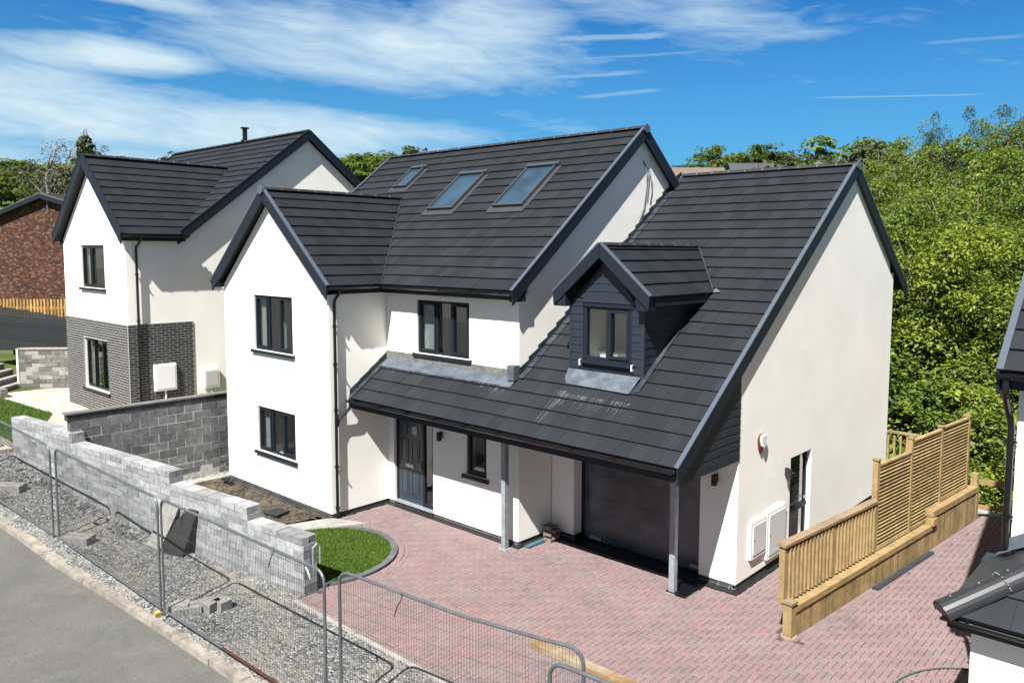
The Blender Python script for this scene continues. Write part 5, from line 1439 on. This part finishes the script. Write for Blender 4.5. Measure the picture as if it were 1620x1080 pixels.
    for i in range(5):
        y = .594; x = 13.20+i*.17; z = ze+(x-ex)*kp-.0
        b.prism([Vector((x, y, z)), Vector((x+.17, y, z+.10)), Vector((x+.17, y, z+.28)), Vector((x, y, z+.18))], Vector((0, -.012-.004*(i % 2), 0)))
        b.add([(x-.02, y-.01, z+.03), (x+.16, y-.01, z+.13), (x+.13, y-.15, z+.115), (x-.04, y-.14, z+.02)], [(0, 1, 2, 3)])
    b.build('lead_flashing', lead, H)
    b = MB(); b.box(13.03, 13.22, .45, .75, 2.38, 2.44); b.build('verge_tray', mat('dark_tray', (.02, .03, .035), .5), H)
right_house()

# ------------------------------------------------------------------ temporary mesh fence panels, feet and site clutter
def site_fence():
    G_ = 'temporary mesh fence panels along the road'
    rnd = random.Random(71)
    def panel(P, Q, H, label, bend=None, rusty=False, wires=True, rc=.16):
        P, Q = Vector(P), Vector(Q); T_ = thing('mesh_fence_panel', label, 'fence panel', tuple((P+Q)/2), G_)
        up = Vector((0, 0, 1)); d = (Q-P); L = d.length; dn = d/L
        def pt(s, z):
            off = Vector((0, 0, 0))
            if bend: off = up*(-bend*max(0, 1-abs(s-.55)*2.2))*(z/H)
            return P+d*s+up*z+off
        fr_ = []
        k = 5
        pts = [pt(0, .05)]
        pts += [pt(0, H-rc)]+[P+dn*(rc-rc*cos(a))+up*(H-rc+rc*sin(a)) for a in [pi/2*j/k for j in range(1, k+1)]]
        m_ = 10; sa = rc/L
        pts += [pt(sa+(1-2*sa)*j/m_, H) for j in range(1, m_)]
        pts += [Q-dn*(rc-rc*cos(a))+up*(H-rc+rc*sin(a)) for a in [pi/2*j/k for j in range(k, -1, -1)]]
        pts += [pt(1, .05)]
        b = MB(); b.tube(pts, .021, 8); b.build('frame', galv_d, T_)
        b = MB(); q = Q-P
        if rusty: b.tube([P+up*.14, P+d*.42+up*.14], .019, 8)
        else: b.tube([P+up*.14, Q+up*.14], .019, 8)
        b.build('bottom_rail', galv_d, T_)
        if rusty:
            b = MB(); b.tube([P+d*.42+up*.135, Q+up*.135], .022, 7); o = b.build('rusty_rail', rust, T_)
        if wires:
            b = MB(); n = int(L/.042)
            for i in range(1, n):
                s = i/n; x = s*L; zt = H
                if x < rc: zt = H-rc+sqrt(max(0, rc*rc-(rc-x)**2))
                elif L-x < rc: zt = H-rc+sqrt(max(0, rc*rc-(rc-(L-x))**2))
                a, c = pt(s, .14), pt(s, zt); w = .0026
                b.add([a+dn*w, a-dn*w, c-dn*w, c+dn*w], [(0, 1, 2, 3)])
                nn = dn.cross(up); b.add([a+nn*w, a-nn*w, c-nn*w, c+nn*w], [(0, 1, 2, 3)])
            for j in range(1, 8):
                z = .14+(H-.16)*j/8; w = .0026
                for (s0, s1) in ((0, .5), (.5, 1)):
                    a, c = pt(s0, z), pt(s1, z); b.add([a+up*w, a-up*w, c-up*w, c+up*w], [(0, 1, 2, 3)]); nn = dn.cross(up); b.add([a+nn*w, a-nn*w, c-nn*w, c+nn*w], [(0, 1, 2, 3)])
            b.build('wire_mesh', galv_d, T_, recalc=False)
        # clamp
        return T_
    panel((-3.06, -4.72, .02), (-7.7, -5.36, .55), 2.02, 'fence panel at the far left whose curved top meets the first post', wires=True)
    panel((-2.86, -4.68, .0), (1.98, -4.65, .0), 2.02, 'fence panel between the two left posts, in front of the tall wall')
    panel((2.12, -4.65, .0), (6.66, -4.53, .0), 2.04, 'fence panel with the rusty bottom rail in front of the low wall', rusty=True)
    panel((6.80, -4.40, .0), (10.36, -3.90, .0), 2.06, 'fence panel with a dented top rail in front of the block paving', bend=.06)
    panel((10.30, -4.36, .0), (13.6, -4.1, .0), 2.12, 'fence panel cut off by the bottom edge, nearest the camera')
    # coupling clips
    b = MB()
    for p, z in (((-2.96, -4.64), 1.2), ((2.05, -4.6), 1.1), ((6.73, -4.46), 1.3)):
        b.box(p[0]-.09, p[0]+.09, p[1]-.03, p[1]+.03, z, z+.035); break
    tag(b.build('fence_clamp', galv_d), 'steel clamp joining the two leftmost fence panels', 'clamp')
    # feet: concrete blocks
    def foot(x, y, z, L, a, lab, n=2, h=.11):
        T_ = thing('concrete_weight', lab, 'fence weight', (x, y, z), 'concrete weights of the mesh fence')
        b = MB(); fr = Fr((x, y, z), (cos(a), sin(a), 0), (-sin(a), cos(a), 0))
        for i in range(n): b.box(-L/2, L/2, -.13+i*.135, -.13+i*.135+.12, 0, h+.02*i, fr)
        b.build('concrete_block', conc, T_)
        return T_
    foot(-2.55, -4.42, .02, .62, radians(30), 'long pale concrete foot beside the first fence post', h=.16)
    foot(-6.35, -4.62, .38, .66, radians(35), 'concrete foot at the left edge on the gravel', h=.16)
    T_ = foot(2.20, -4.30, .0, .42, radians(65), 'broken concrete foot beside the middle fence post', h=.13)
    b = MB()
    for (x, y, r, a) in ((2.32, -4.0, .16, .4), (2.05, -4.38, .15, 1.), (2.45, -3.82, .13, .2)):
        fr = Fr((x, y, 0), (cos(a), sin(a), 0), (-sin(a), cos(a), 0)); b.prism([fr(-r, -r*.8, 0), fr(r, -r, 0), fr(r*1.1, r*.6, 0), fr(.2*r, r, 0), fr(-r, r*.7, 0)], Vector((.01, 0, .16)))
    b.build('broken_piece', conc, T_)
    b = MB(); b.prism([Vector((1.86, -4.72, .0)), Vector((1.98, -4.75, 0)), Vector((2.0, -4.64, 0)), Vector((1.89, -4.62, 0))], Vector((.02, 0, .08))); tag(b.build('foam_chunk', yel), 'yellow lump wedged at the foot of the middle fence post', 'debris')
    # leaning dark slate board against the wall and a pale board next to it
    b = MB()
    P = [(-1.05, wy(-1.05)-.10, .03), (-.42, wy(-.42)-.40, .0), (-.10, wy(-.1)-.03, .16), (-.10, wy(-.1)-.015, .92), (-.28, wy(-.3)-.02, .90), (-.52, wy(-.5)-.05, .66)]
    b.prism([Vector(p) for p in (( -.86, wy(-.86)-.36, .02), (-.22, wy(-.22)-.28, .02), (-.06, wy(-.06)-.03, .94), (-.34, wy(-.34)-.03, .93), (-.60, wy(-.6)-.15, .66))], Vector((.01, .02, .0)))
    tag(b.build('slate_offcut', mat('black_damp_sheet', (.018, .017, .016), .7, .3, var=.3, bump=.3)), 'black triangular sheet leaning against the pale block wall', 'sheet')
    b = MB(); b.prism([Vector(p) for p in ((-1.45, wy(-1.45)-.30, .02), (-.90, wy(-.9)-.34, .02), (-.66, wy(-.66)-.02, .93), (-1.18, wy(-1.18)-.02, .93))], Vector((0, .03, 0)))
    tag(b.build('leaning_board', conc), 'pale slab leaning on the wall behind the middle fence post', 'slab')
    b = MB(); b.tube([(3.17, -2.50, .45), (3.17, -2.50, .86), (3.17, -2.42, .92), (3.17, -2.36, .86), (3.17, -2.36, .55)], .016, 7); tag(b.build('conduit_stub', galv), 'short white conduit bent over the end of the block wall', 'pipe')
    # site notice tag tied on the panel
    T_ = thing('notice_tag', 'small white tag hanging from the fence at the end of the wall', 'tag', (6.25, -4.53, 1.9))
    b = MB(); fr = Fr((6.22, -4.535, 2.0), (.62, 0, -.78), (0, -1, 0))
    b.prism([fr(0, 0, 0), fr(.19, 0, 0), fr(.19, 0, .06), fr(0, 0, .06)], Vector((0, .004, 0))); b.build('tag_sheet', upvc, T_)
    b = MB(); b.box(.15, .18, .005, .007, .01, .05, fr); b.build('tag_print', mat('tag_grey', (.3, .3, .32), .6), T_)
    # cable ties
    for p in ((2.75, -4.60, 2.06), (2.95, -4.60, 2.06), (5.5, -4.53, 2.06), (7.9, -4.25, 2.03)):
        x, y, z = p; b = MB(); b.tube([(x, y-.03, z+.02), (x+.02, y-.035, z-.03), (x-.05, y-.05, z-.14), (x-.12, y-.05, z-.30)], .006, 4)
        tag(b.build('cable_tie', blackm), {2.75: 'first black tie hanging from the rail beside the middle post', 2.95: 'second black tie just right of the first on the rail', 5.5: 'black tie on the rail above the low end of the wall', 7.9: 'black tie dangling from the rail over the paving'}[x], 'cable tie', 'ties on the fence rails')
    # timber baulk on the paving, and its border
    b = MB(); b.box(7.25, 9.6, -1.30, -1.12, .0, .08); tag(b.build('timber_baulk', mat('stained_pale_timber', (.24, .205, .145), .85, .3, col2=(.16, .09, .035), vscale=2.4, bump=.3)), 'pale stained timber baulk lying on the paving behind the fence', 'timber')
    # stack of loose pavers by the garage
    i = 0
    for lv in range(5):
        for c in range(3 if lv < 4 else 2):
            b = MB(); a = .15+rnd.uniform(-.12, .12)+(pi/2 if lv % 2 else 0); x, y = 4.58, 2.36
            ox_, oy_ = (0, (c-1)*.105) if lv % 2 == 0 else ((c-1)*.105, 0)
            fr = Fr((x+ox_+rnd.uniform(-.015, .015), y+oy_+rnd.uniform(-.015, .015), lv*.068), (cos(a), sin(a), 0), (-sin(a), cos(a), 0)); b.box(-.1, .1, -.05, .05, 0, .065, fr)
            tag(b.build('loose_paver', mat('loose_paver_pink', (.15, .115, .10), .9, .2, var=.3, vscale=14)), 'pinkish paving block in the small stack left of the garage door', 'paving block', 'loose paving blocks stacked by the garage'); i += 1
    b = MB(); b.box(4.44, 4.56, 1.66, 2.22, .0, .045); tag(b.build('plastic_strip', teal), 'teal strip lying on the paving beside the porch corner', 'strip')
    # drain cover in the soil bed
    T_ = thing('drain_cover', 'square dark drain cover set in the bare soil bed', 'drain cover', (-1.1, -.75, .06))
    b = MB(); fr = Fr((-1.08, -.76, .07), (1, .25, 0), (-.25, 1, 0)); b.box(-.2, .2, -.2, -.16, 0, .05, fr); b.box(-.2, .2, .16, .2, 0, .05, fr); b.box(-.2, -.16, -.16, .16, 0, .05, fr); b.box(.16, .2, -.16, .16, 0, .05, fr); b.build('frame', blackm, T_)
    b = MB()
    for j in range(7): b.box(-.16, .16, -.15+j*.046, -.125+j*.046, .01, .045, fr)
    b.box(-.16, .16, -.16, .16, -.0, .01, fr); b.build('grate', blackm, T_)
    # black scraps at wing corner in the bed
    b = MB()
    for j in range(6):
        x, y = -4.45+rnd.uniform(-.2, .3), -.32+rnd.uniform(-.1, .15); b.prism([Vector((x, y, .06)), Vector((x+.15, y-.03, .08)), Vector((x+.13, y+.08, .07)), Vector((x-.02, y+.09, .06))], Vector((.01, 0, .04)))
    tag(b.build('plastic_scraps', blackm), 'crumpled black plastic scraps on the soil by the house corner', 'scraps')
    # green hose by the right house
    b = MB()
    def arc(pts, r=.011):
        P = []
        for i in range(len(pts)-1):
            p0 = Vector(pts[max(0, i-1)]); p1 = Vector(pts[i]); p2 = Vector(pts[i+1]); p3 = Vector(pts[min(len(pts)-1, i+2)])
            for j in range(8):
                t = j/8; P.append(.5*((2*p1)+(-p0+p2)*t+(2*p0-5*p1+4*p2-p3)*t*t+(-p0+3*p1-3*p2+p3)*t*t*t))
        P.append(Vector(pts[-1])); b.tube(P, r, 6)
    z = .015
    arc([(13.3, 2.3, z), (12.75, 2.6, z), (12.15, 2.2, z), (11.85, 1.5, z), (11.95, .8, z), (11.75, .2, z)])
    arc([(13.3, 1.2, z), (12.7, 1.7, .05), (12.25, 1.4, .03), (12.35, .8, z), (12.9, .6, z), (13.25, .9, z)])
    arc([(13.3, 1.0, .04), (12.7, .55, .04), (12.1, .25, z), (11.5, .0, z), (11.1, -.6, z)], .014)
    arc([(13.3, .5, z), (12.9, .1, z), (12.5, -.4, z), (12.2, -1.1, z)], .013)
    tag(b.build('garden_hose', hose_m, smooth=True), 'tangled green hose lying on the paving by the right hand house', 'hose')
site_fence()

# ------------------------------------------------------------------ far houses, hedges and trees
def far_houses():
    def mini(D_, x, y, z, w, dpt, h, rh, a, roofc, label, gable=True):
        T_ = thing('bungalow', label, 'house', (x, y, z), 'bungalows on the far hillside')
        fr = Fr((x, y, z), (cos(a), sin(a), 0), (sin(a), -cos(a), 0)); b = MB()
        b.box(-w/2, w/2, -dpt, 0, -2, h, fr)
        b.prism([fr(-w/2, 0, h), fr(-w/2, -dpt, h), fr(-w/2, -dpt/2, h+rh-.1)], fr.u*w)
        b.build('wall', mat('far_white_wall', (.42, .41, .39), .9), T_)
        b = MB(); o = .35
        for s in (0, 1):
            y0, y1 = (.4, -dpt/2) if s == 0 else (-dpt-.4, -dpt/2)
            b.prism([fr(-w/2-o, y0, h-.25), fr(-w/2-o, y1, h+rh), fr(-w/2-o, y1, h+rh+.18), fr(-w/2-o, y0, h-.07)], fr.u*(w+2*o))
        b.build('roof', roofc, T_)
        b = MB()
        for i in range(3): b.box(-w/2+w*(i+.5)/3-.6, -w/2+w*(i+.5)/3+.6, 0, .04, .9, 2.0, fr)
        b.build('window', blackm, T_)
        b = MB(); b.box(w*.3, w*.3+.6, -dpt/2-.3, -dpt/2+.3, h+rh-.3, h+rh+.7, fr); b.build('chimney', mat('far_chimney', (.08, .06, .05)), T_)
    br = mat('far_brown_roof', (.105, .09, .075), .9, .2, var=.1); gr = mat('far_slate_roof', (.045, .05, .058), .8, .2); rd = mat('far_red_roof', (.12, .065, .052), .9, .2)
    a = YAW
    mini(130, -52, 106.3, 16.0, 8.2, 6, 2.2, 1.9, a, br, 'bungalow with a pale brown roof, leftmost on the far hillside')
    mini(120, -42.2, 101.8, 15.2, 7.5, 5, 2.2, 1.2, a, rd, 'bungalow with a reddish roof on the far hillside')
    mini(140, -50.0, 121.2, 17.7, 7.5, 5, 2.3, 1.9, a, gr, 'slate roofed bungalow behind the reddish one')
    mini(135, -44.8, 117.5, 17.0, 5, 3.2, 2.1, 1.3, a+pi/2, gr, 'small bungalow turning a white gable to the camera, far hillside')
    mini(150, -52.5, 134.2, 18.6, 5, 3.4, 2.3, 1.2, a+pi/2, br, 'white gabled bungalow right of the slate roofed one')
    mini(150, -49.2, 134.2, 18.8, 5, 3.2, 2.3, 1.0, a+pi/2, gr, 'white gabled bungalow half hidden by the brownish tree')
    mini(160, -51.5, 147.2, 20.4, 8, 6, 2.3, 1.6, a, gr, 'dark roofed bungalow rightmost on the far hillside')
far_houses()

def make_tree(kind, seed, R_, Hc, leafm, nclump, per, leaf, z0=0.0, squash=.8, sparse=1., name='broadleaf_tree', trunk_h=None):
    """trunk with limbs; crown of many leaf clumps with gaps; R_ crown radius, Hc crown height, z0 crown base"""
    rnd = random.Random(seed); T_ = thing(name, 'tree', 'tree', (0, 0, 0)); b = MB(); ct = z0+Hc*.45
    top = Vector((0, 0, z0+Hc*.8))
    tr = []
    for i in range(6):
        t = i/5; tr.append(Vector((rnd.uniform(-.15, .15)*i*.3, rnd.uniform(-.15, .15)*i*.3, (z0+Hc*.75)*t-.3)))
    r0 = max(.12, R_*.055); b.tube(tr, r0, 7, r2=r0*.3)
    ends = []
    for i in range(nclump):
        # points in a lumpy shell
        th = rnd.random()*2*pi; ph = math.acos(rnd.uniform(-.75, 1)); rr = rnd.uniform(.55, 1.0)**.6
        lump = 1+.22*sin(th*3+seed)+.16*cos(ph*5+seed*2)+.12*sin(th*7+ph*3)
        x = cos(th)*sin(ph)*R_*rr*lump; y = sin(th)*sin(ph)*R_*rr*lump; z = z0+Hc*.42+cos(ph)*Hc*.52*rr*lump
        if kind == 'cone':
            t = rnd.random()**1.25; arm = int(rnd.random()*9)*2*pi/9+int(t*9)*.5; rr = (1-t)**.8*R_*rnd.uniform(.15, 1.05)+.05
            x = cos(arm)*rr; y = sin(arm)*rr; z = z0+t*Hc*1.02-rr*.16+rnd.uniform(-.1, .1)
        if kind == 'wind': x += (z-z0)*.55
        if z < z0*.7: z = z0*.7+rnd.random()*.5
        ends.append(Vector((x, y, z)))
    for e in ends[::max(1, nclump//45)]:
        s = tr[min(5, 1+int(rnd.random()*4))]; m_ = (s+e)/2+Vector((rnd.uniform(-.3, .3), rnd.uniform(-.3, .3), rnd.uniform(-.2, .4)))
        b.tube([s, m_, e, e+(e-m_)*.25], r0*.30, 5, r2=r0*.07, cap=False)
    b.build('trunk', bark, T_, recalc=False)
    v = []; f = []
    for c in ends:
        cr = R_*(rnd.uniform(.07, .12) if kind == 'cone' else rnd.uniform(.10, .26)); n = int(per*rnd.uniform(.5, 1.3)*sparse)
        for j in range(n):
            d = Vector((rnd.gauss(0, 1), rnd.gauss(0, 1), rnd.gauss(.35, .9))); d.normalize(); d *= cr*rnd.uniform(.35, 1.)**.5; d.z *= squash
            p = c+d; s = leaf*rnd.uniform(.6, 1.35)
            nx = Vector((rnd.gauss(0, .7), rnd.gauss(0, .7), 1.0))+d.normalized()*.6; nx.normalize(); t = nx.orthogonal().normalized()
            a = rnd.random()*6.28; t = t*cos(a)+nx.cross(t)*sin(a); u_ = nx.cross(t)
            k = len(v); v += [p-t*s, p+u_*s*.45, p+t*s, p-u_*s*.45+nx*s*.12]; f.append((k, k+1, k+2, k+3))
    me = bpy.data.meshes.new('crown'); me.from_pydata([tuple(q) for q in v], [], f); me.materials.append(leafm); me.update()
    o = bpy.data.objects.new('crown', me); C.objects.link(o); o.parent = T_
    note(T_); return T_

def ground_z(x, y):
    h = hill(x, y)
    if h > 1.25: return h-.4
    return -.3-min(2.2, (y-11)*.35) if x > -4 else 1.1

def dirpt(px, D):   # world x, y from image pixel column px and camera depth D
    az = math.atan((px-856.7)/1240)
    s = math.cos(az); return (15.1+D*(-sin(YAW)+cos(YAW)*math.tan(az)), -9.96+D*(cos(YAW)+sin(YAW)*math.tan(az)))

def woods():
    GW = 'broadleaf trees of the wood behind the timber fence'
    protos = [make_tree('round', 1, 3.0, 7.5, leaf_y, 150, 380, .058, z0=1.2), make_tree('round', 2, 3.4, 8.5, leaf_y, 165, 380, .058, z0=1.4),
              make_tree('round', 3, 2.8, 7.0, leaf_g, 140, 380, .055, z0=1.2), make_tree('tall', 4, 2.3, 9.0, leaf_d, 140, 230, .058, z0=1.5, sparse=.8),
              make_tree('round', 5, 3.2, 8.0, leaf_g, 150, 360, .057, z0=1.2)]
    bush = [make_tree('bush', 11, 1.7, 2.9, leaf_g, 90, 260, .042, z0=.2, name='shrub'), make_tree('bush', 12, 1.9, 3.3, leaf_y, 90, 260, .042, z0=.2, name='shrub')]
    HS = [1.2+7.5, 1.4+8.5, 1.2+7, 1.5+9.0, 1.2+8]
    rnd = random.Random(81); used = set()
    def plant(pi_, x, y, top, label, group, extra=1., zb=None, P=protos, HS_=HS):
        zb = ground_z(x, y) if zb is None else zb
        s = (top-zb)/HS_[pi_]; o = P[pi_]
        if (id(P), pi_) in used: o = copy_tree(o)
        used.add((id(P), pi_))
        o.location = (x, y, zb); o.rotation_euler = (0, 0, rnd.random()*6.28); w = s*extra; o.scale = (w, w, s)
        o['label'] = label; o['group'] = group; o['category'] = 'tree' if P is protos else 'shrub'
        return o
    zt = lambda py, D: 6.12+(396-py)/1240*D
    rows = [
     # px, D, top py, proto, extra
     (1640, 27, 262, 1, 1.0), (1560, 27, 300, 4, 1.05), (1475, 26, 330, 0, 1.05), (1405, 27, 345, 2, 1.05),
     (1725, 28, 250, 2, 1.1), (1810, 28, 260, 0, 1.1),
     (1610, 34, 222, 2, 1.0), (1530, 33, 252, 1, 1.0), (1455, 33, 280, 4, 1.0), (1388, 34, 300, 4, 1.0), (1700, 36, 215, 0, 1.1), (1330, 36, 330, 0, 1.),
     (1420, 42, 232, 4, .8), (1482, 44, 172, 3, .62), (1545, 43, 205, 4, .95), (1605, 46, 158, 3, .8), (1655, 45, 175, 4, 1.), (1575, 47, 192, 3, .6), (1380, 46, 250, 3, .8), (1448, 46, 212, 2, .7), (1512, 47, 208, 0, .8), (1350, 44, 275, 1, .9), (1760, 46, 180, 1, 1.1)]
    desc = ['yellow green', 'pale lime', 'mid green', 'dark narrow', 'bushy green']
    for i, (px, D, py, pr, ex) in enumerate(rows):
        x, y = dirpt(px, D)
        row = 'front row of the wood' if D < 30 else 'middle row of the wood' if D < 40 else 'skyline row of the wood'
        side = 'near the gable' if px < 1430 else 'left of centre' if px < 1500 else 'right of centre' if px < 1600 else 'near the right edge' if px < 1690 else 'beyond the right edge'
        plant(pr, x, y, zt(py, D), f'{desc[pr]} broadleaf tree in the {row}, {side}', GW, ex)
    # understorey shrubs behind the fence
    for i, (px, D, py, pr) in enumerate(((1425, 24.5, 560, 0), (1470, 23.6, 590, 1), (1520, 23.2, 600, 0), (1570, 22.6, 640, 1), (1430, 27, 470, 1), (1490, 26, 480, 0), (1550, 25, 500, 1), (1600, 24, 560, 0), (1590, 22.0, 700, 0), (1545, 22.4, 690, 1), (1660, 23, 600, 0), (1630, 21.5, 650, 1))):
        x, y = dirpt(px, D); zb = ground_z(x, y)-.6
        lab = ['dark shrub beside the white gable corner', 'pale shrub behind the middle of the slatted screen', 'dark shrub behind the far end of the slatted screen', 'pale shrub above the two rail fence', 'tall pale shrub behind the white gable corner, higher up', 'tall dark shrub rising behind the slatted screen', 'tall pale shrub rising behind the end post of the screen', 'dark shrub beside the downpipe of the right hand house', 'low dark shrub right behind the two rail fence', 'low pale shrub behind the end post of the timber fence', 'dark shrub hidden behind the right hand house', 'low pale shrub beyond the right hand downpipe'][i]
        plant(pr, x, y, zt(py, D), lab, 'shrubs at the edge of the wood', 1.15, zb=zb, P=bush, HS_=[3.1, 3.5])
    # far single trees on the hillside
    fp = [make_tree('round', 21, 4.0, 6.5, leaf_g, 120, 60, .24, z0=1.0), make_tree('round', 22, 3.6, 5.5, leaf_b, 110, 45, .22, z0=1.2, sparse=.9),
          make_tree('round', 23, 4.2, 6.0, leaf_d, 110, 60, .24, z0=.8), make_tree('wind', 24, 3.0, 4.5, leaf_b, 110, 55, .09, z0=1.6, sparse=.7), make_tree('cone', 25, 3.6, 6.5, leaf_d, 230, 70, .12, z0=.5, squash=.35, name='conifer')]
    FH = [7.5, 6.7, 6.8, 6.1, 7.2]
    sky = [(1127, 170, 234, 0, 'round green tree at the left end of the hilltop row'), (1155, 172, 244, 1, 'small brown tree second in the hilltop row'), (1195, 165, 230, 0, 'largest green tree in the middle of the hilltop row'), (1222, 170, 243, 1, 'pale thin tree right of the large green hilltop tree'),
           (1250, 165, 239, 1, 'brownish tree above the white gables on the hill'), (1337, 90, 220, 0, 'round bright green tree above the garage ridge'), (1180, 168, 242, 0, 'low green tree left of the largest hilltop tree'), (1290, 165, 256, 0, 'tiny green bush beside the dark far roof'),
           (1345, 80, 258, 0, 'green bush under the round bright tree'),
           (1385, 75, 236, 2, 'dark thin tree between the round tree and the wood'), (1410, 72, 228, 4, 'spiky conifer between the round tree and the wood'),
           (540, 105, 254, 0, 'green tree seen between the two house roofs, left'), (572, 105, 248, 0, 'green tree seen between the two house roofs, middle'), (605, 108, 254, 2, 'dark tree seen between the two house roofs, right'), (640, 112, 240, 2, 'dark treetop rising above the left end of the main ridge'), (590, 100, 258, 0, 'low green tree just behind the neighbouring gable'), (625, 106, 256, 0, 'green tree touching the verge of the main roof'),
           (18, 130, 256, 0, 'dark tree at the far left edge of the hill'), (42, 128, 260, 0, 'bright green tree beside the dark one at far left'), (2, 132, 262, 2, 'dark hedge tree cut by the left edge'), (62, 128, 267, 2, 'small dark tree left of the bare windswept tree'),
           (86, 92, 230, 3, 'bare windswept tree leaning right on the hill'), (104, 122, 268, 0, 'low green tree under the windswept tree'), (143, 66, 221, 4, 'dark conifer rising behind the neighbouring wing roof'),
           (292, 120, 249, 1, 'thin treetop just above the neighbouring ridge'), (225, 120, 256, 2, 'small treetop left of the flue'),
           (30, 112, 278, 0, 'bright hedgerow tree above the brick house roof'), (90, 108, 280, 0, 'hedgerow tree left of the neighbouring verge'), (8, 112, 284, 0, 'hedgerow tree at the left edge above the brick roof'), (105, 112, 272, 2, 'dark hedgerow tree behind the neighbouring verge')]
    for px, D, py, pr, lab in sky:
        x, y = dirpt(px, D); zb = ground_z(x, y); top = zt(py, D)
        plant(pr, x, y, max(top, zb+1.2), lab, 'trees on the far hillside', (1.3 if pr in (0, 1, 2) else .75 if pr == 4 else 1.), P=fp, HS_=FH)
    # far hedge line on the skyline
    b = MB(); rnd2 = random.Random(9)
    for i in range(2600):
        t = rnd2.random(); px = 1060+60*t; x, y = dirpt(px, 185+rnd2.random()*3); z = ground_z(x, y)-.6+rnd2.random()*2.6; s = rnd2.uniform(.2, .45)
        n = Vector((rnd2.gauss(0, 1), rnd2.gauss(0, 1), rnd2.gauss(.5, 1))).normalized(); t_ = n.orthogonal()*s; u_ = n.cross(t_)
        p = Vector((x, y, z)); b.add([p-t_, p-u_*.6, p+t_, p+u_*.6], [(0, 1, 2, 3)])
    struct(tag(b.build('hedge', leaf_d, recalc=False), 'dark hedge line on the skyline left of the hilltop trees', 'hedge'), 'stuff')
woods()
for o in bpy.data.objects:
    if '_w' in o: del o['_w']
